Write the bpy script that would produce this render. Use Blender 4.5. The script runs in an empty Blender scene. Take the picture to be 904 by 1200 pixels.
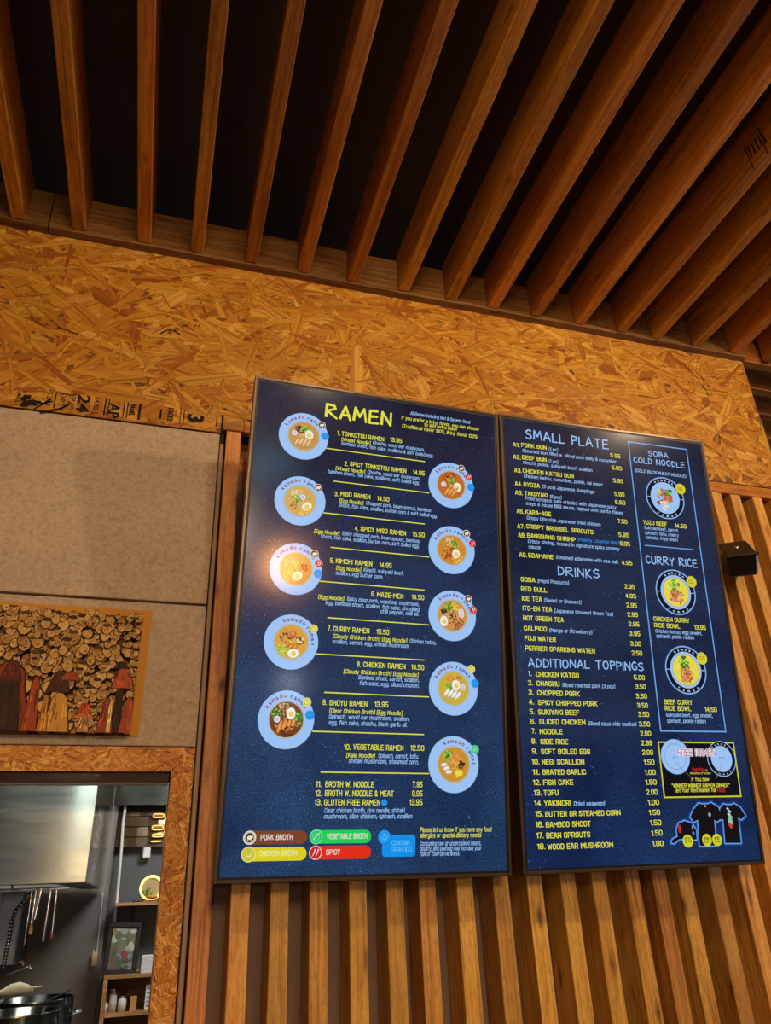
import bpy, bmesh, math, random
from mathutils import Vector, Matrix
R_ = random.Random(7)
# ---------------------------------------------------------------- camera, world, lights, exposure
# The camera stands at the origin, EYE above the floor. X runs along the menu wall, Y into it, Z up.
EYE = 1.6
F_PX=867.3661
CAM_RIGHT=(0.958153,-0.283896,-0.036673)
CAM_DOWN=(0.098181,0.446264,-0.889499)
CAM_FWD=(0.268892,0.848676,0.455463)
SCREENS=[((0.136212,1.641873,0.024046),(0.999935,0.007318,-0.008715),(0.009799,-0.164262,0.986368),(0.005787,-0.986390,-0.164323)),((0.800075,1.637621,0.019633),(0.999940,-0.009112,0.006090),(-0.007427,-0.154695,0.987934),(-0.008060,-0.987920,-0.154753)),]

sc = bpy.context.scene
col = sc.collection
cd = bpy.data.cameras.new('camera'); cam = bpy.data.objects.new('camera', cd); col.objects.link(cam)
cd.sensor_fit = 'HORIZONTAL'; cd.sensor_width = 36.0; cd.lens = F_PX*36.0/904.0
cd.clip_start = .02; cd.clip_end = 100
r_, d_, f_ = Vector(CAM_RIGHT), Vector(CAM_DOWN), Vector(CAM_FWD)
cam.matrix_world = Matrix(((r_.x,-d_.x,-f_.x,0),(r_.y,-d_.y,-f_.y,0),(r_.z,-d_.z,-f_.z,EYE),(0,0,0,1)))
sc.camera = cam
vs = sc.view_settings
vs.view_transform = 'Standard'; vs.look = 'None'; vs.gamma = 1; vs.use_curve_mapping = False; vs.exposure = 0.0
w = bpy.data.worlds.new('world'); sc.world = w; w.use_nodes = True
w.node_tree.nodes['Background'].inputs[0].default_value = (.52,.66,.85,1)
w.node_tree.nodes['Background'].inputs[1].default_value = .35
WARM = (1.0,.72,.43)
def area(name, loc, target, size, power, color, sy=None):
    l = bpy.data.lights.new(name,'AREA'); l.energy = power; l.color = color; l.size = size
    if sy: l.shape = 'RECTANGLE'; l.size_y = sy
    o = bpy.data.objects.new(name,l); col.objects.link(o)
    o.location = (loc[0],loc[1],loc[2]+EYE)
    d = Vector(target)-Vector(loc); o.rotation_euler = d.to_track_quat('-Z','Y').to_euler()
    return o
def point(name, loc, power, color, rad=.05):
    l = bpy.data.lights.new(name,'POINT'); l.energy = power; l.color = color; l.shadow_soft_size = rad
    o = bpy.data.objects.new(name,l); col.objects.link(o); o.location = (loc[0],loc[1],loc[2]+EYE); return o
def spot(name, loc, target, power, color, ang, blend=.8, rad=.04):
    l = bpy.data.lights.new(name,'SPOT'); l.energy = power; l.color = color; l.spot_size = math.radians(ang); l.spot_blend = blend; l.shadow_soft_size = rad
    o = bpy.data.objects.new(name,l); col.objects.link(o); o.location = (loc[0],loc[1],loc[2]+EYE)
    d = Vector(target)-Vector(loc); o.rotation_euler = d.to_track_quat('-Z','Y').to_euler(); return o
spot('track_light', (2.05,.25,1.66), (1.2,1.72,.7), 62, WARM, 110)
spot('track_light', (.55,.2,1.66), (.5,1.72,.9), 22, WARM, 100)
PENDANTS = [(.93,-3.0,1.02),(.15,-3.2,1.3),(-.45,-3.0,.1)]
point('pendant_light', PENDANTS[0], 60, (1,.42,.12), .13)
point('pendant_light', PENDANTS[1], 490, WARM, .32)  # unseen lantern added as main warm light, kept out of the screen reflections
point('pendant_light', PENDANTS[2], 90, (1,.66,.36), .12)  # unseen low lamp added to light the joist sides
area('window_daylight', (5.8,1.0,.5), (1.5,1.5,1.2), 1.6, 60, (.62,.62,1.0), 1.6)
area('kitchen_fill', (-.205,1.93,.62), (-.205,3,.62), .018, .5, (.9,1,.96), .72)  # unseen strip added to draw a bright streak on the hood front
area('kitchen_fill', (-.35,2.25,.62), (-.35,2.3,-.5), .3, 3.5, (1,1,.95), .2)  # unseen overhead light added to brighten the pots
area('kitchen_fill', (-.245,1.93,.62), (-.245,3,.62), .018, .5, (.9,1,.96), .72)  # second unseen strip, added for the other hood streak
area('kitchen_fill', (-1.2,3.0,.9), (-.4,3.9,-.3), .8, 42, (1,.96,.88), .5)  # unseen light added to brighten the kitchen back wall
area('kitchen_fill', (.45,2.9,.9), (.0,3.9,-.2), .5, 18, (1,.97,.92), .3)  # unseen companion light added for the right of the back wall
# ---------------------------------------------------------------- helpers
def at(px, py, axis, val):                     # where the sight line of a photo pixel meets a plane (axis 0/1/2 = val)
    d = r_*((px-452)/F_PX)+d_*((py-600)/F_PX)+f_
    return d*(val/d[axis])
def props(o, label=None, cat=None, group=None, kind=None):
    if label: o['label'] = label
    if cat: o['category'] = cat
    if group: o['group'] = group
    if kind: o['kind'] = kind
    return o
def empty(name, loc, parent=None, rot=None):
    o = bpy.data.objects.new(name, None); col.objects.link(o); o.empty_display_size = .05
    o.location = (loc[0],loc[1],loc[2]+(EYE if parent is None else 0))
    if rot: o.rotation_euler = rot
    if parent: o.parent = parent
    return o
class MB:
    def __init__(s): s.v=[]; s.f=[]; s.m=[]; s.c=[]; s.uv=[]; s.sm=[]
    def poly(s, pts, mat=0, col_=None, uv=None, smooth=False):
        n=len(s.v); s.v.extend([tuple(p) for p in pts]); s.f.append(tuple(range(n,n+len(pts)))); s.m.append(mat); s.c.append(col_); s.uv.append(uv); s.sm.append(smooth)
    def raw(s, vs_, fs_, mat=0, col_=None, smooth=False):
        n=len(s.v); s.v.extend([tuple(p) for p in vs_])
        for f in fs_: s.f.append(tuple(n+i for i in f)); s.m.append(mat); s.c.append(col_); s.uv.append(None); s.sm.append(smooth)
    def box(s, a, b, mat=0, ch=.0, M=None, col_=None):
        x0,y0,z0=[min(a[i],b[i]) for i in range(3)]; x1,y1,z1=[max(a[i],b[i]) for i in range(3)]
        if ch<=0:
            vv=[(x0,y0,z0),(x1,y0,z0),(x1,y1,z0),(x0,y1,z0),(x0,y0,z1),(x1,y0,z1),(x1,y1,z1),(x0,y1,z1)]
            ff=[(0,3,2,1),(4,5,6,7),(0,1,5,4),(1,2,6,5),(2,3,7,6),(3,0,4,7)]
        else:
            bm=bmesh.new(); bmesh.ops.create_cube(bm,size=1)
            for v in bm.verts: v.co=Vector(((x0+x1)/2+v.co.x*(x1-x0),(y0+y1)/2+v.co.y*(y1-y0),(z0+z1)/2+v.co.z*(z1-z0)))
            bmesh.ops.bevel(bm,geom=bm.edges[:],offset=ch,segments=1,affect='EDGES')
            bm.verts.index_update(); vv=[v.co.copy() for v in bm.verts]; ff=[tuple(v.index for v in f.verts) for f in bm.faces]; bm.free()
        if M is not None: vv=[M@Vector(v) for v in vv]
        s.raw(vv,ff,mat,col_)
    def tube(s, pts, r, n=8, mat=0, cap=True, col_=None):
        pts=[Vector(p) for p in pts]; rr=r if isinstance(r,(list,tuple)) else [r]*len(pts)
        rings=[]; up=Vector((.3,.2,1)).normalized()
        for i,p in enumerate(pts):
            t=(pts[min(i+1,len(pts)-1)]-pts[max(i-1,0)]).normalized()
            a=t.cross(up)
            if a.length<1e-3: a=t.cross(Vector((1,0,0)))
            a.normalize(); b=t.cross(a)
            rings.append([p+(a*math.cos(2*math.pi*k/n)+b*math.sin(2*math.pi*k/n))*rr[i] for k in range(n)])
        vv=[q for g in rings for q in g]; ff=[]
        for i in range(len(pts)-1):
            for k in range(n): ff.append((i*n+k,i*n+(k+1)%n,(i+1)*n+(k+1)%n,(i+1)*n+k))
        s.raw(vv,ff,mat,col_,True)
        if cap: s.raw(rings[0],[tuple(range(n))],mat,col_); s.raw(rings[-1],[tuple(reversed(range(n)))],mat,col_)
    def lathe(s, c, prof, n=24, mat=0, col_=None):
        c=Vector(c); vv=[]; ff=[]
        for r,z in prof:
            for k in range(n): vv.append(c+Vector((r*math.cos(2*math.pi*k/n),r*math.sin(2*math.pi*k/n),z)))
        for i in range(len(prof)-1):
            for k in range(n): ff.append((i*n+k,i*n+(k+1)%n,(i+1)*n+(k+1)%n,(i+1)*n+k))
        s.raw(vv,ff,mat,col_,True)
    def build(s, name, mats, parent=None, loc=None, rot=None, kind=None):
        me=bpy.data.meshes.new(name); me.from_pydata(s.v,[],s.f)
        for m in (mats if isinstance(mats,(list,tuple)) else [mats]): me.materials.append(m)
        me.polygons.foreach_set('material_index',s.m)
        me.polygons.foreach_set('use_smooth',s.sm)
        if any(c is not None for c in s.c):
            at_=me.attributes.new('tint','FLOAT_COLOR','CORNER'); buf=[]
            for f,c in zip(s.f,s.c):
                c=c or (1,1,1); buf.extend((c[0],c[1],c[2],1)*len(f))
            at_.data.foreach_set('color',buf)
        if any(u is not None for u in s.uv):
            ul=me.uv_layers.new(name='grain'); buf=[]
            for f,u in zip(s.f,s.uv):
                for q in (u or [(0,0)]*len(f)): buf.extend(q)
            ul.data.foreach_set('uv',buf)
        me.update()
        o=bpy.data.objects.new(name,me); col.objects.link(o)
        if parent: o.parent=parent
        z=0 if parent else EYE
        l=loc or (0,0,0); o.location=(l[0],l[1],l[2]+z)
        if rot: o.rotation_euler=rot
        if kind: o['kind']=kind
        return o
def lin(c): return tuple(((x/255+.055)/1.055)**2.4 if x/255>.04045 else x/255/12.92 for x in c)
# ---------------------------------------------------------------- materials
class NT:
    def __init__(s,name):
        s.m=bpy.data.materials.new(name); s.m.use_nodes=True; s.t=s.m.node_tree; s.b=s.t.nodes['Principled BSDF']
    def n(s,typ,**k):
        o=s.t.nodes.new('ShaderNode'+typ)
        for a,b in k.items():
            if a.startswith('i_'):
                q=a[2:]; o.inputs[int(q) if q.isdigit() else q.replace('_',' ')].default_value=b
            else: setattr(o,a,b)
        return o
    def l(s,a,b): s.t.links.new(a,b)
    def ramp(s,fac,stops,interp='LINEAR'):
        r=s.n('ValToRGB'); r.color_ramp.interpolation=interp; e=r.color_ramp.elements
        while len(e)<len(stops): e.new(.5)
        for x,(p,c) in zip(e,stops): x.position=p; x.color=(c[0],c[1],c[2],1)
        if fac is not None: s.l(fac,r.inputs[0])
        return r.outputs[0]
    def math(s,op,a,b=None,clamp=False):
        m=s.n('Math',operation=op,use_clamp=clamp)
        for i,x in enumerate((a,b)):
            if x is None: continue
            if isinstance(x,(int,float)): m.inputs[i].default_value=x
            else: s.l(x,m.inputs[i])
        return m.outputs[0]
    def mix(s,f,a,b,typ='MIX'):
        m=s.n('MixRGB',blend_type=typ)
        for i,x in enumerate((f,a,b)):
            if isinstance(x,(int,float)): m.inputs[i].default_value=x
            elif isinstance(x,tuple): m.inputs[i].default_value=(x[0],x[1],x[2],1)
            else: s.l(x,m.inputs[i])
        return m.outputs[0]
    def set(s,**k):
        for a,b in k.items():
            q=s.b.inputs[a.replace('_',' ')]
            if hasattr(b,'links') or hasattr(b,'is_linked') and not isinstance(b,(int,float,tuple)): s.l(b,q)
            else: q.default_value=(b+(1,)) if isinstance(b,tuple) and len(b)==3 else b
        return s.m
    def bump(s,h,st,dist=.001):
        b=s.n('Bump'); b.inputs['Strength'].default_value=st; b.inputs['Distance'].default_value=dist
        s.l(h,b.inputs['Height']); s.l(b.outputs[0],s.b.inputs['Normal'])
def plain(name,rgb,rough=.5,metal=0,**k):
    t=NT(name); t.set(Base_Color=lin(rgb),Roughness=rough,Metallic=metal,**k); return t.m
def wood(name, light, mid, dark, rough=.5, knots=.5, dirt=.25, spec=.4):
    """sawn softwood; board length runs along local X"""
    t=NT(name); tc=t.n('TexCoord'); oi=t.n('ObjectInfo')
    off=t.n('CombineXYZ'); t.l(t.math('MULTIPLY',oi.outputs['Random'],37.),off.inputs[0]); t.l(t.math('MULTIPLY',oi.outputs['Random'],11.),off.inputs[1]); t.l(t.math('MULTIPLY',oi.outputs['Random'],23.),off.inputs[2])
    p=t.n('VectorMath',operation='ADD'); t.l(tc.outputs['Object'],p.inputs[0]); t.l(off.outputs[0],p.inputs[1]); P=p.outputs[0]
    def noise(scale_vec,sc_,det=3,rough_=.55,dist=0.):
        m=t.n('Mapping'); m.inputs['Scale'].default_value=scale_vec; t.l(P,m.inputs[0])
        q=t.n('TexNoise'); q.inputs['Scale'].default_value=sc_; q.inputs['Detail'].default_value=det; q.inputs['Roughness'].default_value=rough_; q.inputs['Distortion'].default_value=dist
        t.l(m.outputs[0],q.inputs['Vector']); return q.outputs['Fac']
    # knots
    mk=t.n('Mapping'); mk.inputs['Scale'].default_value=(6,17,17); t.l(P,mk.inputs[0])
    vo=t.n('TexVoronoi'); vo.inputs['Scale'].default_value=1.; vo.inputs['Randomness'].default_value=1.; t.l(mk.outputs[0],vo.inputs['Vector'])
    kd=t.math('ADD',vo.outputs['Distance'],t.math('MULTIPLY',t.math('SUBTRACT',noise((30,60,60),1.,2),.5),.16))
    kn=t.ramp(kd,[(.04,(1,1,1)),(.13,(.35,.35,.35)),(.19,(0,0,0))])
    kh=t.ramp(kd,[(.0,(1,1,1)),(.45,(0,0,0))])
    # growth rings: stretched noise bent round the knots
    big=noise((.35,9,9),1.6,1,.4,.3)
    ring=t.math('SINE',t.math('ADD',t.math('MULTIPLY',big,60.),t.math('MULTIPLY',kd,5.)))
    ring=t.math('MULTIPLY_ADD' if False else 'ADD',t.math('MULTIPLY',ring,.5),.5)
    fine=noise((1.2,70,70),3.,4,.7)
    blot=noise((1.6,5,5),1.5,3,.6)
    g=t.math('ADD',t.math('MULTIPLY',ring,.16),t.math('MULTIPLY',fine,.75)); g=t.math('ADD',g,t.math('MULTIPLY',blot,.5))
    c=t.ramp(g,[(.38,lin(dark)),(.62,lin(mid)),(.9,lin(light))])
    hs=t.n('HueSaturation'); t.l(c,hs.inputs['Color'])
    t.l(t.math('ADD',t.math('MULTIPLY',oi.outputs['Random'],.45),.78),hs.inputs['Value'])
    r2=t.math('FRACT',t.math('MULTIPLY',oi.outputs['Random'],7.31)); t.l(t.math('ADD',t.math('MULTIPLY',r2,.016),.496),hs.inputs['Hue'])
    c=hs.outputs[0]
    kf=t.math('MULTIPLY',kn,knots); c=t.mix(kf,c,lin((58,24,8)))
    kf2=t.math('MULTIPLY',kh,knots*.2); c=t.mix(kf2,c,lin((150,70,20)))
    spk=t.ramp(noise((45,170,170),1.,3,.8),[(.3,(.72,.68,.62)),(.5,(1,1,1)),(.72,(1.1,1.1,1.08))]); c=t.mix(1,c,spk,'MULTIPLY')
    st=t.ramp(noise((1.,40,40),2.2,3,.8),[(.33,(1,1,1)),(.42,(0,0,0))]); c=t.mix(t.math('MULTIPLY',st,dirt),c,lin((50,28,12)))
    t.l(c,t.b.inputs['Base Color']); t.set(Roughness=rough,Specular_IOR_Level=spec)
    t.bump(t.math('ADD',fine,t.math('MULTIPLY',ring,.4)),.35,.0012)
    return t.m
M={}
M['joist']=wood('joist_wood',(202,134,42),(166,98,26),(108,60,14),.42,.6,.4,.5)
M['ledger']=wood('ledger_wood',(142,102,52),(110,76,36),(66,42,20),.6,.9,.3,.3)
M['slat']=wood('slat_wood',(232,180,92),(206,146,62),(150,92,32),.45,.8,.5,.45)
M['post']=wood('post_wood',(232,170,104),(206,138,72),(146,86,38),.5,1.,.4,.4)
M['shelfwood']=wood('shelf_wood',(200,150,100),(165,115,70),(110,75,40),.5,.2,.1)
M['black_ceiling']=plain('black_ceiling_paint',(56,42,32),.9)
M['drywall']=plain('grey_brown_wall_paint',(124,104,92),.8)
M['tan_trim']=plain('tan_bead',(168,140,108),.6)
M['reveal']=plain('dark_reveal',(50,38,28),.9)
def concrete():
    t=NT('stucco_panel'); tc=t.n('TexCoord')
    def nz(s_,d,r=.6):
        q=t.n('TexNoise'); q.inputs['Scale'].default_value=s_; q.inputs['Detail'].default_value=d; q.inputs['Roughness'].default_value=r; t.l(tc.outputs['Object'],q.inputs['Vector']); return q.outputs['Fac']
    a=nz(5,4); b=nz(110,4,.7); c0=nz(38,3)
    c=t.ramp(a,[(.3,lin((176,156,134))),(.7,lin((204,184,158)))])
    c=t.mix(.55,c,t.ramp(b,[(.25,lin((138,118,98))),(.5,lin((192,172,148))),(.8,lin((226,208,184)))]))
    pit=t.ramp(nz(70,5,.75),[(.30,(1,1,1)),(.37,(0,0,0))]); c=t.mix(t.math('MULTIPLY',pit,.5),c,lin((110,86,64)))
    cr=t.n('TexVoronoi',feature='DISTANCE_TO_EDGE'); cr.inputs['Scale'].default_value=2.2
    nn=t.n('TexNoise'); nn.inputs['Scale'].default_value=6; t.l(tc.outputs['Object'],nn.inputs['Vector'])
    mx=t.n('VectorMath',operation='ADD'); t.l(tc.outputs['Object'],mx.inputs[0]); t.l(nn.outputs['Color'],mx.inputs[1]); t.l(mx.outputs[0],cr.inputs['Vector'])
    hair=t.math('MULTIPLY',t.ramp(cr.outputs['Distance'],[(0,(1,1,1)),(.004,(0,0,0))]),.25); c=t.mix(hair,c,lin((110,90,70)))
    t.l(c,t.b.inputs['Base Color']); t.set(Roughness=.9)
    t.bump(t.math('ADD',b,t.math('MULTIPLY',c0,1.2)),.6,.002); return t.m
M['concrete']=concrete()
def osb():
    t=NT('osb_strand'); tc=t.n('UVMap',uv_map='grain'); at_=t.n('Attribute',attribute_name='tint')
    m=t.n('Mapping'); m.inputs['Scale'].default_value=(6,260,1); t.l(tc.outputs[0],m.inputs[0])
    q=t.n('TexNoise'); q.inputs['Scale'].default_value=1.; q.inputs['Detail'].default_value=3; q.inputs['Roughness'].default_value=.6; t.l(m.outputs[0],q.inputs['Vector'])
    m2=t.n('Mapping'); m2.inputs['Scale'].default_value=(2.,90,1); t.l(tc.outputs[0],m2.inputs[0])
    q2=t.n('TexNoise'); q2.inputs['Scale'].default_value=1.; q2.inputs['Detail'].default_value=1; t.l(m2.outputs[0],q2.inputs['Vector'])
    g=t.ramp(q.outputs['Fac'],[(.25,(.66,.6,.5)),(.5,(.97,.97,.97)),(.75,(1.08,1.08,1.08))])
    g2=t.ramp(q2.outputs['Fac'],[(.38,(.62,.5,.4)),(.5,(1,1,1))])
    c=t.mix(1,at_.outputs['Color'],g,'MULTIPLY'); c=t.mix(.8,c,g2,'MULTIPLY')
    t.l(c,t.b.inputs['Base Color']); t.set(Roughness=.5,Specular_IOR_Level=.35); t.bump(q.outputs['Fac'],.25,.0008); return t.m
M['osb']=osb()
M['osb_core']=plain('osb_core',(120,76,36),.8)
def attr_mat(name,rough=.8,emis=0.,spec=.5):
    t=NT(name); a=t.n('Attribute',attribute_name='tint')
    if emis>0:
        t.set(Base_Color=(.002,.002,.003),Roughness=rough,Emission_Strength=emis,Specular_IOR_Level=spec); t.l(a.outputs['Color'],t.b.inputs['Emission Color'])
    else:
        t.l(a.outputs['Color'],t.b.inputs['Base Color']); t.set(Roughness=rough,Specular_IOR_Level=spec)
    return t.m
SCR_R=.13
M['print']=attr_mat('screen_picture',SCR_R,.92)
M['ink']=attr_mat('printed_ink',.85,0)
def galaxy(name,seed,blue):
    """the menu's starry blue backdrop, shown by the lit panel; object coordinates in metres, y up"""
    t=NT(name); tc=t.n('TexCoord'); mp=t.n('Mapping'); mp.inputs['Location'].default_value=(seed,seed*.7,0); t.l(tc.outputs['Object'],mp.inputs[0])
    V=mp.outputs[0]
    def nz(s_,d,r=.6,dist=0.):
        q=t.n('TexNoise'); q.inputs['Scale'].default_value=s_; q.inputs['Detail'].default_value=d; q.inputs['Roughness'].default_value=r; q.inputs['Distortion'].default_value=dist; t.l(V,q.inputs['Vector']); return q.outputs['Fac']
    sx=t.n('SeparateXYZ'); t.l(tc.outputs['Object'],sx.inputs[0])
    gy=t.math('MULTIPLY',sx.outputs[1],.9,); gx=sx.outputs[0]
    c0=t.ramp(gy,[(.0,lin(blue[0])),(.45,lin(blue[1])),(1.,lin(blue[2]))])  # bottom-to-top fade: viewing-angle dimming of the panel put into the backdrop colour
    cloud=t.ramp(nz(3.,5,.6,.5),[(.35,(.55,.6,.7)),(.65,(1.45,1.35,1.25))]); c=t.mix(1,c0,cloud,'MULTIPLY')
    gr=t.ramp(nz(330,3,.75),[(.36,(.5,.5,.5)),(.58,(1.3,1.3,1.3)),(.72,(3.6,3.6,3.4))]); c=t.mix(1,c,gr,'MULTIPLY')
    vo=t.n('TexVoronoi'); vo.inputs['Scale'].default_value=95; t.l(V,vo.inputs['Vector'])
    sp=t.ramp(vo.outputs['Distance'],[(.05,(1,1,1)),(.17,(0,0,0))]); sr=t.ramp(nz(9,2),[(.5,(.05,.05,.05)),(.7,(.6,.6,.6))]); 
    s2=t.mix(1,sp,sr,'MULTIPLY'); s2=t.mix(1,s2,lin((120,170,200)),'MULTIPLY'); c=t.mix(1,c,s2,'ADD')
    t.l(c,t.b.inputs['Emission Color']); t.set(Base_Color=(.002,.002,.003),Roughness=SCR_R,Emission_Strength=1.,Specular_IOR_Level=.5); return t.m
M['galaxy1']=galaxy('menu_backdrop_blue',3.1,((30,58,94),(25,43,76),(24,31,52)))
M['galaxy2']=galaxy('menu_backdrop_navy',7.7,((21,44,84),(24,37,66),(28,34,56)))
M['bezel']=plain('bronze_bezel',(96,84,72),.35,.6)
M['black']=plain('black_plastic',(14,13,13),.5)
M['black_dull']=plain('black_metal',(22,20,20),.5,.3)
M['bronze']=plain('dark_bronze_housing',(46,38,32),.45,.4)
def steel(name,rough,aniso=.0,rgb=(190,194,190)):
    t=NT(name); tc=t.n('TexCoord'); m=t.n('Mapping'); m.inputs['Scale'].default_value=(1.5,1.5,14); t.l(tc.outputs['Object'],m.inputs[0])
    q=t.n('TexNoise'); q.inputs['Scale'].default_value=3; q.inputs['Detail'].default_value=5; t.l(m.outputs[0],q.inputs['Vector'])
    t.set(Base_Color=lin(rgb),Metallic=1.); r=t.math('ADD',t.math('MULTIPLY',q.outputs['Fac'],.16),rough-.08); t.l(r,t.b.inputs['Roughness'])
    t.b.inputs['Anisotropic'].default_value=aniso; t.b.inputs['Anisotropic Rotation'].default_value=.25
    t.bump(q.outputs['Fac'],.12,.002); return t.m
M['steel']=steel('brushed_stainless',.24,.8,(138,143,136))
M['steel_blue']=steel('blue_grey_stainless',.4,0,(112,126,140))
M['mirror_steel']=steel('polished_stainless',.1,0,(176,168,150))
M['chrome']=plain('chrome_steel',(200,205,210),.15,1.)
M['kitchen_wall']=plain('grey_kitchen_paint',(108,104,100),.7)
M['kitchen_wall_dark']=plain('blue_grey_kitchen_paint',(84,88,94),.6)
M['white_pl']=plain('white_plastic',(220,222,220),.4)
M['paper']=plain('white_paper',(225,228,232),.8)
M['tan']=plain('tan_cardboard',(190,140,80),.8)
M['brown_gloss']=plain('brown_gloss_panel',(92,74,52),.18,.5)
def emit(name,rgb,s):
    t=NT(name); t.set(Base_Color=lin(rgb),Emission_Color=lin(rgb)); t.b.inputs['Emission Strength'].default_value=s; return t.m
M['warm_reflection']=emit('warm_reflection_glow',(240,196,104),1.3)  # glow colour for the reflections painted on the cladding
M['ring_glow']=emit('ring_light_tube',(255,226,130),1.8)
M['globe']=emit('pendant_globe_glass',(255,170,80),14.)
M['floor']=plain('brown_floor',(96,72,54),.5)
M['room_wall']=plain('room_wall_paint',(120,90,66),.8)
M['glass']=plain('window_glass',(255,255,255),.02,0,Transmission_Weight=1.,IOR=1.45)
# ---------------------------------------------------------------- boards: length along local X
def board(name, a, b, thick, width, mat, parent, up=(0,0,1), ch=.002, loc=None, wob=.0):
    """a beam from a to b (points on its centre line); width along 'up', thick across"""
    a=Vector(a); b=Vector(b); L=(b-a).length; x=(b-a).normalized(); z=Vector(up); y=z.cross(x).normalized(); z=x.cross(y)
    mb=MB(); mb.box((-L/2,-thick/2,-width/2),(L/2,thick/2,width/2),0,ch)
    o=mb.build(name,mat,parent)
    Mx=Matrix((x,y,z)).transposed().to_4x4(); Mx.translation=(a+b)/2+(Vector((0,0,0)) if parent else Vector((0,0,EYE)))
    o.matrix_basis=Mx; return o
Z1 = (0,0,0)
# ---------------------------------------------------------------- the menu wall
WY = 1.72                                         # front face of panels and slats
mb=MB()
mb.box((.10,1.812,-EYE),(1.965,1.90,1.70))        # painted board behind the slats
mb.box((-2.6,1.742,.245),(.10,1.90,1.70),1)        # wall core over the hatch
mb.box((.043,1.742,-EYE),(.10,1.90,.245),1)
mb.box((-2.6,1.742,-EYE),(-1.3,1.90,.245),1)
mb.box((-1.3,1.742,-EYE),(.043,1.90,-.62),1)
mb.box((.10,1.745,1.165),(1.965,1.812,1.70),1)    # packing behind the header panel
wall=mb.build('wall_back',[M['drywall'],M['reveal']],kind='structure')
POLY=[(0,-.5),(.08,-.42),(.3,-.5),(.62,-.46),(.9,-.5),(1,-.1),(.93,.35),(.6,.5),(.35,.44),(.05,.5),(-.03,.1)]
PAL=[(204,146,46),(210,154,50),(198,138,40),(216,162,60),(194,132,38),(184,120,34),(204,146,44),(220,170,74),(168,100,28),(198,138,40)]
def strands(mb, x0,x1,z0,z1,y, n, Lr, Wr, bias, pal, rnd, step=None):
    for i in range(n):
        L=rnd.uniform(*Lr)*rnd.choice((.5,.8,1,1)); W=rnd.uniform(*Wr)*rnd.choice((.45,.8,1)); 
        cx=rnd.uniform(x0,x1); cz=rnd.uniform(z0,z1)
        a=rnd.gauss(0,bias) if rnd.random()<.7 else rnd.uniform(-math.pi/2,math.pi/2)
        yy=y-rnd.uniform(.0002,.0024); tl=rnd.uniform(-.0012,.0012); tw=rnd.uniform(-.0008,.0008)
        col_=lin(rnd.choice(pal)); k=rnd.uniform(.84,1.04); col_=tuple(c*k for c in col_)
        ca,sa=math.cos(a),math.sin(a); pts=[]; uv=[]; ou,ov=rnd.uniform(0,50),rnd.uniform(0,50)
        skew=rnd.uniform(-.25,.25); tp=rnd.uniform(.5,1)
        for (u,v) in POLY:
            u=u+rnd.uniform(-.05,.05); v=v*(1-(1-tp)*u)+rnd.uniform(-.06,.06); u+=skew*v
            px_=(u-.5)*L; pz=v*W
            X=cx+px_*ca-pz*sa; Zz=cz+px_*sa+pz*ca
            cX=min(max(X,x0),x1); cZ=min(max(Zz,z0),z1)
            if step and cX>step[0]: cZ=max(cZ,step[1])
            pts.append((cX,yy-abs(0)+tl*(u-.5)+tw*v*2,cZ)); uv.append((ou+px_,ov+pz))
        # skip those clipped to nothing
        xs=[p[0] for p in pts]; zs=[p[2] for p in pts]
        if max(xs)-min(xs)<.003 or max(zs)-min(zs)<.002: continue
        mb.poly(list(reversed(pts)),0,col_,list(reversed(uv)))
def osb_panel(x0,x1,z0,z1,seed,parent,front=WY,depth=.018,dens=2300,name='osb_panel',Lr=(.08,.20),Wr=(.016,.046),pal=PAL,bias=.55,step=None):
    mb=MB()
    if step: mb.box((x0,front,z0),(step[0],front+depth,z1)); mb.box((step[0],front,step[1]),(x1,front+depth,z1))
    else: mb.box((x0,front,z0),(x1,front+depth,z1))
    o=mb.build(name,M['osb_core'],parent)
    s=MB(); strands(s,x0,x1,z0,z1,front,int(dens*(x1-x0)*(z1-z0)),Lr,Wr,bias,pal,random.Random(seed),step)
    s.build('strands',M['osb'],o,kind='stuff'); return o
p1=osb_panel(-.62,1.7592,1.112,1.712,3,wall,step=(.0895,1.1645))
osb_panel(1.760,1.966,1.165,1.712,4,wall)
osb_panel(-1.5,-.622,1.112,1.712,5,wall,dens=1500)
# mill stamps printed on the big panel (tops of the letters point right)
GL={}
def glyph(ch, bold):
    k=(ch,bold)
    if k in GL: return GL[k]
    def make(s):
        cu=bpy.data.curves.new('g','FONT'); cu.body=s; cu.size=1; cu.resolution_u=2; cu.offset=bold; cu.fill_mode='FRONT'
        o=bpy.data.objects.new('g',cu); col.objects.link(o); bpy.context.view_layer.update()
        me=bpy.data.meshes.new_from_object(o.evaluated_get(bpy.context.evaluated_depsgraph_get()))
        vv=[(v.co.x,v.co.y) for v in me.vertices]; ff=[tuple(p.vertices) for p in me.polygons]
        bpy.data.objects.remove(o); bpy.data.curves.remove(cu); bpy.data.meshes.remove(me); return vv,ff
    if 'bar' not in GL: GL['bar']={}
    if bold not in GL['bar']: GL['bar'][bold]=max(v[0] for v in make('|')[0])
    vv,ff=make(ch) if ch!=' ' else ([],[])
    adv=max(v[0] for v in make(ch+'|')[0])-GL['bar'][bold]
    GL[k]=(vv,ff,adv); return GL[k]
CAP=.73
def layout(s,bold=.012,track=0.):
    """list of (verts, faces, x) at size 1 plus total width"""
    x=0; out=[]
    for ch in s:
        vv,ff,adv=glyph(ch,bold); out.append((vv,ff,x)); x+=adv+track
    return out,x-track
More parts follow.
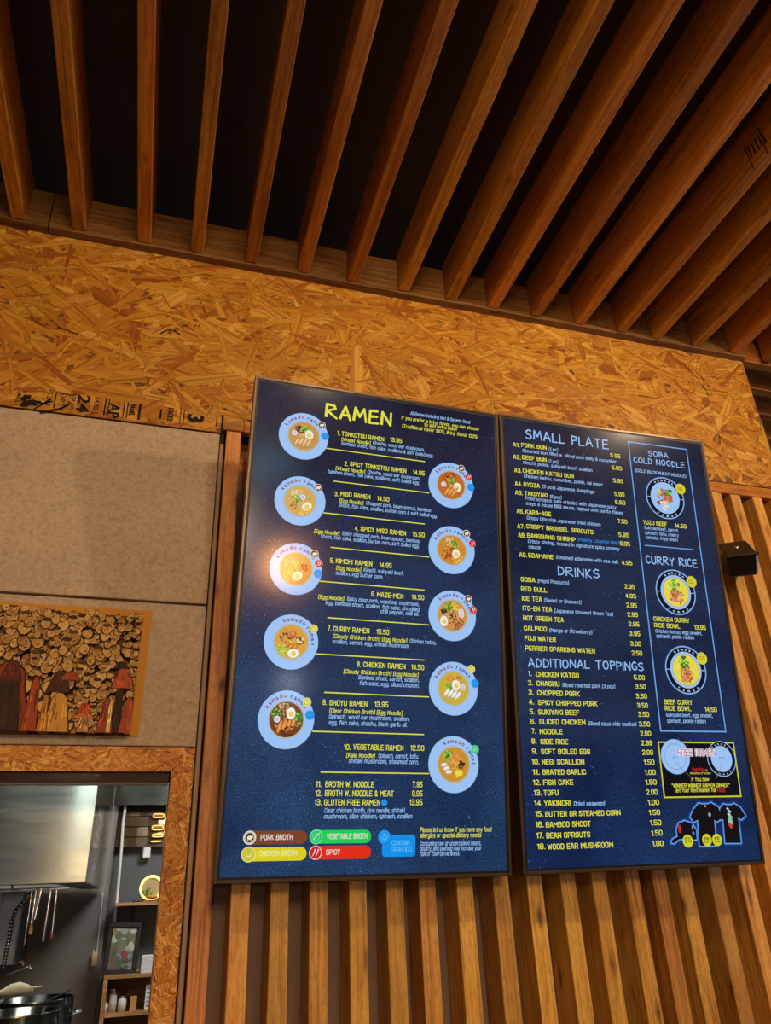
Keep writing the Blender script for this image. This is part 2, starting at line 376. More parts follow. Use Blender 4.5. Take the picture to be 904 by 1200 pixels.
def text(mb, s, fx, color, bold=.012, track=0., u0=None,u1=None,cap=None, mat=0, slant=0.):
    """fx maps (u, v) in text units to 3D; u0..u1 the span to fill, cap the capital height"""
    out,wd=layout(s,bold,track); sx=(u1-u0)/wd; sy=cap/CAP
    for vv,ff,x in out:
        if ff: mb.raw([fx(u0+(a+x)*sx+b*sy*slant,b*sy) for a,b in vv],ff,mat,color)
ink=MB(); INK=lin((20,12,8))
YI=WY-.0032
def down(px,py,s,h,lenz,bold=.02):                # reads downward, starting at the photo point
    p=at(px,py,1,WY)
    text(ink,s,lambda u,v:(p.x+v,YI,p.z-u),INK,bold,0,0,lenz,h)
down(21,460,'MILL',.010,.034); down(29,462,'1-1/8',.008,.04)
down(57,457,'PS 2-10',.013,.050,.0); down(72,461,'EXP 1',.014,.040,.0); down(80,463,'FLR',.012,.034,.0)
down(86,461,'SIZED FOR',.009,.052,.0); down(93,463,'24',.030,.054,.03); down(112,466,'RATED S',.012,.052,.01)
down(129,473,'AP',.027,.044,.03); down(153,474,'PANEL',.014,.036,.03); down(198,477,'19/32',.014,.046,.03)
p=at(221,485,1,WY); text(ink,'3',lambda u,v:(p.x+v,YI,p.z-u),INK,.04,0,0,.028,.042)
def bar(px,py,w_,h_):
    p=at(px,py,1,WY); z1=p.z; z0=max(p.z-h_,1.114)
    ink.poly([(p.x,YI,z0),(p.x+w_,YI,z0),(p.x+w_,YI,z1),(p.x,YI,z1)],0,INK)
for a in ((66,460,.003,.05),(124,467,.004,.055),(128,468,.003,.055),(146,471,.003,.05),(150,472,.003,.05),(163.5,474,.006,.05),(188,480,.005,.03),(212,479,.002,.05),(216,480,.002,.05),(254,486,.002,.04),(260,487,.006,.04),(262,479,.010,.005)):
    bar(*a)
# scorched blob logo and pencil ticks
rr=random.Random(5)
for k in range(16):
    c0=at(29+rr.uniform(-7,18),471+rr.uniform(-7,6),1,WY); n=7; rad=rr.uniform(.004,.011)
    ink.poly([(c0.x+rad*rr.uniform(.5,1.3)*math.cos(t*2*math.pi/n),YI-.00002*k,max(1.114,c0.z+.7*rad*rr.uniform(.5,1.3)*math.sin(t*2*math.pi/n))) for t in range(n)],0,INK)
def stroke(pts,w_):
    q=[at(a,b,1,WY) for a,b in pts]
    for i in range(len(q)-1):
        d=(q[i+1]-q[i]); n=Vector((-d.z,0,d.x)).normalized()*w_
        ink.poly([(q[i].x-n.x,YI,q[i].z-n.z),(q[i+1].x-n.x,YI,q[i+1].z-n.z),(q[i+1].x+n.x,YI,q[i+1].z+n.z),(q[i].x+n.x,YI,q[i].z+n.z)],0,INK)
stroke([(40,480),(55,472),(62,471)],.002); stroke([(47,484),(70,480),(82,474)],.003); stroke([(38,470),(52,474),(60,468)],.003)
stroke([(188,392),(196,387.5),(204,388),(211,393)],.0022); stroke([(215,382),(221,382.5)],.002); stroke([(228,384),(230,381)],.0015); stroke([(232,384),(234,382)],.0015)
stroke([(67,384),(80,388),(92,393)],.0013)
ink.build('mill_stamp',M['ink'],p1)
# stucco panels left of the slats
def panel(x0,x1,z0,z1):
    m=MB(); m.box((x0,WY+.002,z0),(x1,1.742,z1),0,.0015); return m.build('stucco_panel',M['concrete'],wall)
panel(-1.5,.0875,.6265,1.109); panel(-1.5,.0875,.2965,.6205)
m=MB(); m.box((.0905,1.729,-EYE),(.1005,1.742,1.085),0,.002); m.build('edge_bead',M['tan_trim'],wall)
# header board under the panels, plate behind the slat tops
board('header_board',(.092,1.731,1.1425),(.15,1.731,1.1425),.022,.035,M['joist'],wall)
board('header_board',(.15,1.731,1.1425),(1.964,1.731,1.1435),.022,.040,M['joist'],wall)
board('top_plate',(.093,1.82,1.1),(1.964,1.82,1.1),.02,.1,M['joist'],wall)
SL=[.105,.1805,.261,.343,.4285,.5115,.586,.6745,.7625,.8465,.933,1.0145,1.1045,1.18,1.2515,1.343,1.433,1.514,1.582,1.663,1.738,1.825,1.905]
for i,x in enumerate(SL):
    board('post' if i==0 else 'slat',(x+.0195,1.7645,-EYE+.001),(x+.0195,1.7645,1.1215),.089,.0385,M['post'] if i==0 else M['slat'],wall,up=(1,0,0),ch=.0015)
# ---------------------------------------------------------------- hatch to the kitchen
win=empty('window_1',(0,0,0)); props(win,'kitchen hatch with a wide strand board frame beside the slatted wall',kind='structure')
FP=[(234,168,72),(226,152,56),(212,136,48),(240,182,88),(194,116,38),(230,158,62),(244,192,104)]
osb_panel(-1.4,.0865,.2425,.2925,11,win,front=1.712,depth=.03,dens=60000,name='frame_board',Lr=(.02,.06),Wr=(.003,.010),pal=FP,bias=.6)
osb_panel(.0405,.0865,-.9,.2423,12,win,front=1.712,depth=.03,dens=40000,name='frame_board',Lr=(.02,.06),Wr=(.003,.010),pal=FP,bias=1.3)
board('head_jamb',(-1.3,1.80,.2515),(.04,1.80,.2515),.16,.018,M['joist'],win,up=(0,0,1))
board('side_jamb',(.0508,1.80,-.62),(.0508,1.80,.24),.16,.018,M['joist'],win,up=(1,0,0))
m=MB(); m.box((-1.3,1.882,.2385),(.0405,1.905,.2470),0,.001); m.build('metal_track',M['white_pl'],win)
# ---------------------------------------------------------------- ceiling: black deck, joists, ledger
m=MB(); m.box((-4.1,-6.1,2.02),(6.6,6.0,2.08)); ceil=m.build('ceiling',M['black_ceiling'],kind='structure')
board('ledger_board',(-2.6,1.71,1.7775),(-.4335,1.71,1.7775),.04,.137,M['ledger'],ceil)
board('ledger_board',(-.4315,1.71,1.7775),(1.965,1.71,1.7775),.04,.137,M['ledger'],ceil)
JR=[-1.43,-1.28,-1.12,-.965,-.81,-.65,-.492,-.331,-.153,-.002,.157,.318,.477,.645,.808,.958,1.117,1.282,1.448,1.59,1.76,1.925,2.085,2.24,2.40,2.56,2.72,2.88]
for i,x in enumerate(JR):
    ye=1.689 if x<1.97 else 1.70
    board('joist',(x-.019,-1.7,1.7875),(x-.019,ye,1.7875),.038,.145,M['joist'],ceil,ch=.0025)
# ink stamp on a joist side
mbk=MB(); xj=1.448-.0385
def jp(px,py): q=at(px,py,0,xj); return (q.x,q.y,q.z)
def jl(a,b,w_):
    a=Vector(jp(*a)); b=Vector(jp(*b)); d=(b-a).normalized(); n=Vector((0,-d.z,d.y))*w_
    mbk.poly([tuple(a-n),tuple(b-n),tuple(b+n),tuple(a+n)],0,INK)
jl((872,170),(884,198),.0015); jl((889,150),(900,180),.0015); jl((872,170),(889,150),.0012)
for k in range(5): jl((876+k*4.2,168-k*4+3),(882+k*4.2,181-k*4+3),.0022)
mbk.build('ink_stamp',M['ink'],[o for o in ceil.children if abs(o.location.x-(1.448-.019))<.001][0]) if False else None
st=mbk.build('ink_stamp',M['ink'],ceil)
# beyond the end of the wall the battens run the other way
for y in (1.735,1.872,2.012,2.165,2.32,2.47):
    board('batten',(1.972,y,1.7875),(4.2,y,1.7875),.040,.145,M['joist'],ceil,ch=.0025)
# ---------------------------------------------------------------- the rest of the room
m=MB(); m.box((-4.1,-6.1,-EYE-.1),(6.6,6.0,-EYE)); m.build('floor',M['floor'],kind='structure')
m=MB(); m.box((-4.1,-6.1,-EYE),(-4.0,1.742,2.02)); m.build('wall_left',M['room_wall'],kind='structure')
m=MB()
m.box((-4,-6.1,-EYE),(6.5,-6.0,-.7)); m.box((-4,-6.1,1.45),(6.5,-6.0,2.02))
for x in (-4,-1.2,1.15,3.6,6.2): m.box((x,-6.1,-.7),(x+.3,-6.0,1.45))
m.build('wall_rear',M['room_wall'],kind='structure')
m=MB(); m.box((6.5,-6.1,-EYE),(6.6,-4.0,2.02)); m.box((6.5,-4,-EYE),(6.6,5.0,-.9)); m.box((6.5,-4,1.5),(6.6,5.0,2.02)); m.box((6.5,4.0,-EYE),(6.6,6,2.02))
m.build('wall_right',M['room_wall'],kind='structure')
m=MB(); m.box((1.3,5.9,-EYE),(6.6,6.0,2.02)); m.build('wall_far',M['room_wall'],kind='structure')
m=MB(); m.box((1.24,1.905,-EYE),(1.30,6.0,2.02)); m.build('wall_partition',M['room_wall'],kind='structure')
for i,(p,e,l) in enumerate(zip(PENDANTS,(1,1,1),('glass globe pendant lamp nearest the menu wall mirrored in the menu screens','large round lantern added unseen behind the viewer as main warm light','low glass globe added unseen behind the viewer to light the joists'))):
    t=props(empty('pendant_lamp',p),l,'lamp')
    m=MB(); n=12; m.lathe((0,0,0),[(.001,-.07),(.04,-.057),(.066,-.02),(.068,.015),(.045,.052),(.02,.066)],16); k=3.6 if i==1 else 1.; m.v=[(a*k,b*k,c*k) for a,b,c in m.v]; m.build('globe',M['globe'],t)
    m=MB(); m.lathe((0,0,.066*(k-1)),[(.022,.062),(.024,.10),(.012,.115),(.003,.12)],12); m.tube([(0,0,.11+.066*(k-1)),(0,0,2.02-p[2])],.003,6); m.build('cord',M['black'],t)
TEXT = [
(0,'1.',208.0,215.6,125.6,'N'),
(0,'TONKOTSU RAMEN',219.1,327.5,125.7,'N'),
(0,'13.95',343.0,374.2,123.1,'N'),
(0,'[Wheat Noodle]',218.9,293.8,140.5,'B'),
(0,'Chashu, wood ear mushroom,',295.9,433.1,137.7,'D'),
(0,'bamboo shoot, fish cake, scallions & soft boiled egg.',219.3,457.2,150.7,'D'),
(0,'2.',229.0,237.8,203.4,'N'),
(0,'SPICY TONKOTSU RAMEN',242.7,386.4,202.2,'N'),
(0,'14.95',404.1,434.7,202.2,'N'),
(0,'[Wheat Noodle]',207.5,282.2,217.5,'B'),
(0,'Chashu, wood ear mushroom,',284.4,421.7,216.2,'D'),
(0,'bamboo shoot, fish cake, scallions, soft boiled egg.',188.9,420.6,227.9,'D'),
(0,'3.',207.9,217.1,283.4,'N'),
(0,'MISO RAMEN',222.3,296.1,281.5,'N'),
(0,'14.50',313.5,343.9,281.9,'N'),
(0,'[Egg Noodle]',219.5,280.4,298.1,'B'),
(0,'Chopped pork, bean sprout, bamboo',283.2,450.5,296.2,'D'),
(0,'shoot, fish cake, scallion, butter corn & soft boiled egg.',219.3,467.2,309.0,'D'),
(0,'4.',260.5,269.1,363.4,'N'),
(0,'SPICY MISO RAMEN',274.6,387.4,362.9,'N'),
(0,'15.50',404.3,435.1,362.2,'N'),
(0,'[Egg Noodle]',163.1,225.1,379.7,'B'),
(0,'Spicy chopped pork, bean sprout, bamboo',227.1,422.5,378.0,'D'),
(0,'shoot, fish cake, scallion, butter corn, soft boiled egg.',179.4,420.8,390.2,'D'),
(0,'5.',204.4,213.7,447.0,'N'),
(0,'KIMCHI RAMEN',218.0,305.4,446.3,'N'),
(0,'14.95',322.6,353.3,446.1,'N'),
(0,'[Egg Noodle]',218.7,279.8,462.3,'B'),
(0,'Kimchi, sukiyaki beef,',281.8,382.2,460.8,'D'),
(0,'scallion, egg butter corn.',218.2,331.9,473.8,'D'),
(0,'6.',305.0,314.0,516.8,'N'),
(0,'MAZE-MEN',318.8,383.2,517.1,'N'),
(0,'14.50',403.7,434.5,516.2,'N'),
(0,'[Egg Noodle]',180.3,241.7,532.8,'B'),
(0,'Spicy chop pork, wood ear mushroom,',244.5,421.4,531.8,'D'),
(0,'egg, bamboo shoot, scallion, fish cake, shredded',197.6,422.2,544.4,'D'),
(0,'chili pepper, chili oil.',327.7,420.8,554.8,'D'),
(0,'7.',205.4,214.1,602.6,'N'),
(0,'CURRY RAMEN',218.6,302.7,603.3,'N'),
(0,'15.50',319.8,349.7,603.3,'N'),
(0,'[Cloudy Chicken Broth] [Egg Noodle]',217.6,394.4,618.8,'B'),
(0,'Chicken katsu,',396.9,463.6,618.5,'D'),
(0,'scallion, carrot, egg, shitaki mushroom.',217.0,398.5,630.4,'D'),
(0,'8.',276.1,284.8,678.8,'N'),
(0,'CHICKEN RAMEN',290.7,390.3,678.6,'N'),
(0,'14.50',404.1,435.1,678.3,'N'),
(0,'[Cloudy Chicken Broth] [Egg Noodle]',245.5,422.4,694.7,'B'),
(0,'Bamboo shoot, carrot, scallion,',279.8,422.5,706.1,'D'),
(0,'fish cake, egg, sliced chicken.',282.6,422.6,718.3,'D'),
(0,'9.',202.0,210.4,764.2,'N'),
(0,'SHOYU RAMEN',216.8,302.3,764.5,'N'),
(0,'13.95',319.3,350.7,764.0,'N'),
(0,'[Clear Chicken Broth] [Egg Noodle]',216.9,385.5,780.0,'B'),
(0,'Spinach, wood ear mushroom, scallion,',216.4,399.8,791.6,'D'),
(0,'egg, fish cake, chashu, black garlic oil.',216.9,394.7,804.4,'D'),
(0,'10.',252.7,267.8,855.6,'N'),
(0,'VEGETABLE RAMEN',273.5,387.6,854.9,'N'),
(0,'12.50',404.0,435.8,854.0,'N'),
(0,'[Kale Noodle]',258.3,323.7,871.0,'B'),
(0,'Spinach, carrot, tofu,',327.1,422.4,870.4,'D'),
(0,'shitaki mushroom, steamed corn.',263.7,422.5,882.1,'D'),
(0,'11.',194.8,207.4,930.8,'N'),
(0,'BROTH W. NOODLE',215.5,322.3,930.8,'N'),
(0,'7.95',409.3,432.2,929.6,'N'),
(0,'12.',194.7,208.2,948.9,'N'),
(0,'BROTH W. NOODLE & MEAT',215.3,366.6,948.7,'N'),
(0,'9.95',408.4,432.3,948.3,'N'),
(0,'13.',194.0,209.1,966.3,'N'),
(0,'GLUTEN FREE RAMEN',214.6,336.3,966.7,'N'),
(0,'13.95',402.7,432.3,966.0,'N'),
(0,'Clear chicken broth, rice noodle, shitaki',215.3,391.1,980.8,'D'),
(0,'mushroom, slice chicken, spinach, scallion',215.3,408.3,992.4,'D'),
(0,'PORK BROTH',86.7,151.8,1032.0,'W'),
(0,'CHICKEN BROTH',85.9,162.2,1061.6,'W'),
(0,'VEGETABLE BROTH',222.9,309.5,1031.3,'W'),
(0,'SPICY',222.6,252.4,1061.2,'W'),
(0,'CONTAIN',363.9,403.2,1045.1,'w'),
(0,'SEAFOOD',364.2,408.0,1057.9,'w'),
(0,'Please let us know if you have any food',426.5,593.1,1019.6,'B'),
(0,'allergies or special dietary needs',426.6,568.0,1030.7,'B'),
(0,'Consuming raw or undercooked meats,',426.7,567.6,1046.6,'D'),
(0,'poultry, and seafood may increase your',426.7,568.1,1056.4,'D'),
(0,'risk of food-borne illness.',426.8,517.6,1066.3,'D'),
(0,'All Ramen including Nori & Sesame Seed',395.1,558.5,42.2,'D'),
(0,'If you prefer a briny flavor, you can choose',371.4,583.1,57.9,'B'),
(0,'to add extra base!',432.2,521.2,67.9,'B'),
(0,'(Traditional flavor 100%, Briny flavor 120%)',373.2,580.1,80.8,'B'),
(1,'A1.',34.7,54.4,90.4,'N'),
(1,'PORK BUN',59.2,133.0,88.7,'N'),
(1,'(1 pc)',136.0,165.6,89.8,'D'),
(1,'Steamed bun filled w. sliced pork belly & cucumber',60.4,342.3,103.5,'D'),
(1,'5.95',326.5,358.2,86.6,'N'),
(1,'A2.',34.0,55.6,125.4,'N'),
(1,'BEEF BUN',59.2,130.4,123.7,'N'),
(1,'(1 pc)',133.3,162.7,124.9,'D'),
(1,'Kimchi, pickle, sukiyaki beef, scallion',60.4,264.5,137.6,'D'),
(1,'5.95',326.8,358.8,122.8,'N'),
(1,'A3.',34.8,55.4,163.1,'N'),
(1,'CHICKEN KATSU BUN',58.9,207.6,161.8,'N'),
(1,'Chicken katsu, cucumber, pickle, tai mayo',60.1,291.8,175.6,'D'),
(1,'5.95',327.3,358.2,160.4,'N'),
(1,'A4.',34.7,54.4,200.1,'N'),
(1,'GYOZA',58.7,104.9,199.7,'N'),
(1,'(5 pcs) Japanese dumplings',108.3,265.2,199.3,'D'),
(1,'5.95',326.8,358.0,198.9,'N'),
(1,'A5.',33.6,54.9,224.8,'N'),
(1,'TAKOYAKI',60.1,125.8,224.3,'N'),
(1,'(6 pcs)',129.1,165.1,225.3,'D'),
(1,'Fried octopus balls drizzled with Japanese spicy',60.0,326.5,236.9,'D'),
(1,'mayo & house BBQ sauce, topped with bonito flakes',61.6,345.6,251.0,'D'),
(1,'6.50',326.5,357.5,222.3,'N'),
(1,'A6.',34.8,54.7,275.1,'N'),
(1,'KARA-AGE',58.9,131.9,275.1,'N'),
(1,'Crispy bite size Japanese fried chicken',60.8,274.0,289.8,'D'),
(1,'7.50',328.3,357.3,275.6,'N'),
(1,'A7.',34.0,54.2,315.1,'N'),
(1,'CRISPY BRUSSEL SPROUTS',59.3,251.4,313.5,'N'),
(1,'5.95',326.8,358.3,313.3,'N'),
(1,'A8.',34.7,55.6,339.0,'N'),
(1,'BANGBANG SHRIMP',59.8,197.5,338.2,'N'),
(1,'(Midcity Location Only)',201.1,325.3,335.5,'C'),
(1,'Crispy shrimp, tossed in signature spicy creamy',60.1,323.5,352.1,'D'),
(1,'sauce',60.5,93.7,366.4,'D'),
(1,'9.95',328.6,358.2,337.3,'N'),
(1,'A9.',34.8,55.6,390.3,'N'),
(1,'EDAMAME',59.8,129.2,389.9,'N'),
(1,'Steamed edamame with sea salt',133.5,316.3,388.1,'D'),
(1,'4.95',327.2,358.9,389.3,'N'),
(1,'SODA',34.9,74.3,453.3,'N'),
(1,'(Pepsi Products)',77.4,166.6,453.2,'D'),
(1,'2.95',328.4,359.3,452.5,'N'),
(1,'RED BULL',34.2,105.2,477.1,'N'),
(1,'4.95',327.9,359.6,477.3,'N'),
(1,'ICE TEA',34.9,89.3,501.1,'N'),
(1,'(Sweet or Unsweet)',92.3,197.1,501.2,'D'),
(1,'2.95',328.4,359.0,501.5,'N'),
(1,'ITO-EN TEA',35.5,114.7,525.3,'N'),
(1,'(Japanese Unsweet Green Tea)',118.2,285.0,526.5,'D'),
(1,'2.95',328.4,358.9,525.5,'N'),
(1,'HOT GREEN TEA',35.2,145.0,549.3,'N'),
(1,'2.95',328.7,360.1,549.9,'N'),
(1,'CALPICO',35.4,96.9,574.5,'N'),
(1,'(Mango or Strawberry)',100.3,220.7,575.3,'D'),
(1,'3.95',328.2,359.4,574.2,'N'),
(1,'FUJI WATER',35.9,119.8,598.7,'N'),
(1,'3.00',328.4,359.1,599.5,'N'),
(1,'PERRIER SPARKING WATER',35.7,225.8,622.5,'N'),
(1,'2.50',329.3,359.4,623.1,'N'),
(1,'1.',39.4,49.0,682.2,'N'),
(1,'CHICKEN KATSU',60.3,174.9,683.5,'N'),
(1,'5.00',328.1,359.2,683.1,'N'),
(1,'2.',37.9,50.5,703.9,'N'),
(1,'CHASHU',60.1,121.2,704.9,'N'),
(1,'Sliced roasted pork (3 pcs)',124.6,271.2,705.7,'D'),
(1,'3.50',329.9,359.6,705.5,'N'),
(1,'3.',37.7,50.2,726.1,'N'),
(1,'CHOPPED PORK',60.6,173.1,726.9,'N'),
(1,'3.50',328.5,359.9,728.3,'N'),
(1,'4.',37.1,50.4,748.2,'N'),
(1,'SPICY CHOPPED PORK',60.7,218.8,749.1,'N'),
(1,'3.50',328.9,359.8,750.5,'N'),
(1,'5.',37.7,50.1,770.0,'N'),
(1,'SUKIYAKI BEEF',59.6,168.1,770.7,'N'),
(1,'3.50',329.5,360.2,771.6,'N'),
(1,'6.',38.3,50.6,792.1,'N'),
(1,'SLICED CHICKEN',60.9,182.4,792.7,'N'),
(1,'Sliced sous vide cooked',185.4,320.0,793.9,'D'),
(1,'3.50',328.9,359.5,794.5,'N'),
(1,'7.',40.1,49.9,813.8,'N'),
(1,'NOODLE',60.2,119.7,814.8,'N'),
(1,'2.00',329.8,359.8,816.6,'N'),
(1,'8.',38.1,50.4,836.2,'N'),
(1,'SIDE RICE',60.6,132.4,837.3,'N'),
(1,'2.99',329.3,360.5,838.5,'N'),
(1,'9.',37.8,50.9,858.4,'N'),
(1,'SOFT BOILED EGG',60.3,188.3,859.3,'N'),
(1,'2.00',329.7,359.9,860.3,'N'),
(1,'10.',35.6,55.0,881.4,'N'),
(1,'NEGI SCALLION',61.0,170.8,882.0,'N'),
(1,'1.50',331.4,360.6,882.7,'N'),
(1,'11.',35.8,53.4,903.8,'N'),
(1,'GRATED GARLIC',60.7,173.1,904.1,'N'),
(1,'1.00',330.8,360.8,905.6,'N'),
(1,'12.',35.6,54.8,926.0,'N'),
(1,'FISH CAKE',61.2,137.9,926.3,'N'),
(1,'1.50',330.3,360.7,927.7,'N'),
(1,'13.',36.2,55.3,948.1,'N'),
(1,'TOFU',60.4,98.1,948.5,'N'),
(1,'2.00',329.8,360.1,950.0,'N'),
(1,'14.',35.5,55.8,970.3,'N'),
(1,'YAKINORI',60.0,127.4,970.8,'N'),
(1,'Dried seaweed',131.8,214.5,971.3,'D'),
(1,'1.00',331.1,361.2,972.7,'N'),
(1,'15.',36.1,55.4,992.3,'N'),
(1,'BUTTER OR STEAMED CORN',61.3,254.6,993.5,'N'),
(1,'1.50',331.0,361.0,994.7,'N'),
(1,'16.',35.7,55.9,1014.7,'N'),
(1,'BAMBOO SHOOT',60.9,174.6,1015.6,'N'),
(1,'1.50',331.3,361.3,1016.9,'N'),
(1,'17.',36.2,54.2,1037.1,'N'),
(1,'BEAN SPROUTS',60.5,171.1,1038.0,'N'),
(1,'1.50',331.6,361.4,1039.2,'N'),
(1,'18.',36.7,56.3,1059.6,'N'),
(1,'WOOD EAR MUSHROOM',61.7,227.8,1061.0,'N'),
(1,'1.00',331.4,361.1,1061.6,'N'),
(1,'(COLD BUCKWHEAT NOODLE)',399.2,562.2,122.3,'D'),
(1,'YUZU BEEF',406.5,480.8,271.8,'N'),
(1,'14.50',505.9,542.3,272.5,'N'),
(1,'Sukiyaki beef, carrot,',407.2,514.6,285.7,'D'),
(1,'spinach, tofu, cherry',407.4,512.5,299.4,'D'),
(1,'tomato, fried onion',407.5,507.5,312.8,'D'),
(1,'CHICKEN CURRY',404.3,512.4,532.9,'N'),
(1,'RICE BOWL',404.0,481.5,549.4,'N'),
(1,'13.95',525.4,560.7,549.3,'N'),
(1,'Chicken katsu, egg omelet,',404.6,545.3,563.3,'D'),
(1,'spinach, pickle radish',405.4,518.9,575.7,'D'),
(1,'BEEF CURRY',407.0,489.4,740.7,'N'),
(1,'RICE BOWL',407.3,483.7,755.8,'N'),
(1,'14.50',524.4,560.0,756.7,'N'),
(1,'Sukiyaki beef, egg omelet,',407.7,543.9,770.3,'D'),
(1,'spinach, pickle radish',408.5,521.2,784.4,'D'),
(1,'FREE RAMEN',428.2,537.0,862.3,'F'),
(1,'Surprise',464.0,500.5,898.3,'R'),
(1,'at',502.5,507.8,898.2,'b'),
(1,'the bottom of the bowl',456.7,515.8,904.8,'b'),
(1,'If You Saw',458.0,508.3,920.6,'B'),
(1,'"WINNER WINNER RAMEN DINNER"',400.4,566.1,934.9,'B'),
(1,'Get Your Next Ramen for',408.0,525.0,945.5,'B'),
(1,'FREE',527.4,552.1,946.0,'R'),
(1,'$15',419.8,437.9,1056.2,'k'),
(1,'$20',473.6,489.0,1057.6,'k'),
(1,'ADULT',472.9,492.0,1050.5,'K'),
(1,'$15',501.9,517.4,1058.1,'k'),
(1,'KID',504.6,516.5,1050.7,'K'),
]

t=props(empty('sparkle_bulb',(1.08,-3.0,.05)),'tiny bare bulb behind the viewer whose glint shows in the left menu screen','lamp')
m=MB(); m.lathe((0,0,0),[(.001,-.02),(.016,-.01),(.018,.004),(.008,.02),(.001,.022)],12); m.build('bulb',emit('bare_bulb',(235,245,255),260),t)
m=MB(); m.tube([(0,0,.02),(0,0,1.66)],.002,5); m.build('cord',M['black'],t)
for x,z,w_,h_,l in ((.63,1.72,.09,.24,'left'),(.76,1.74,.05,.20,'middle'),(.87,1.66,.05,.10,'right')):  # unseen glowing panels added to give the left screen its teal reflections
    t=props(empty('teal_reflection_panel',(x,-2.3,z)),l+' one of three unseen teal glowing panels added behind the viewer for screen reflections','lamp','teal glowing panels added for reflections')
    m=MB(); m.box((-w_/2,-.01,-h_/2),(w_/2,.01,h_/2),0,.002); m.build('glow_panel',emit('teal_glow_'+l,(120,190,200),6),t)
    m=MB(); m.tube([(0,0,h_/2),(0,0,2.0-z)],.002,5); m.build('cord',M['black'],t)
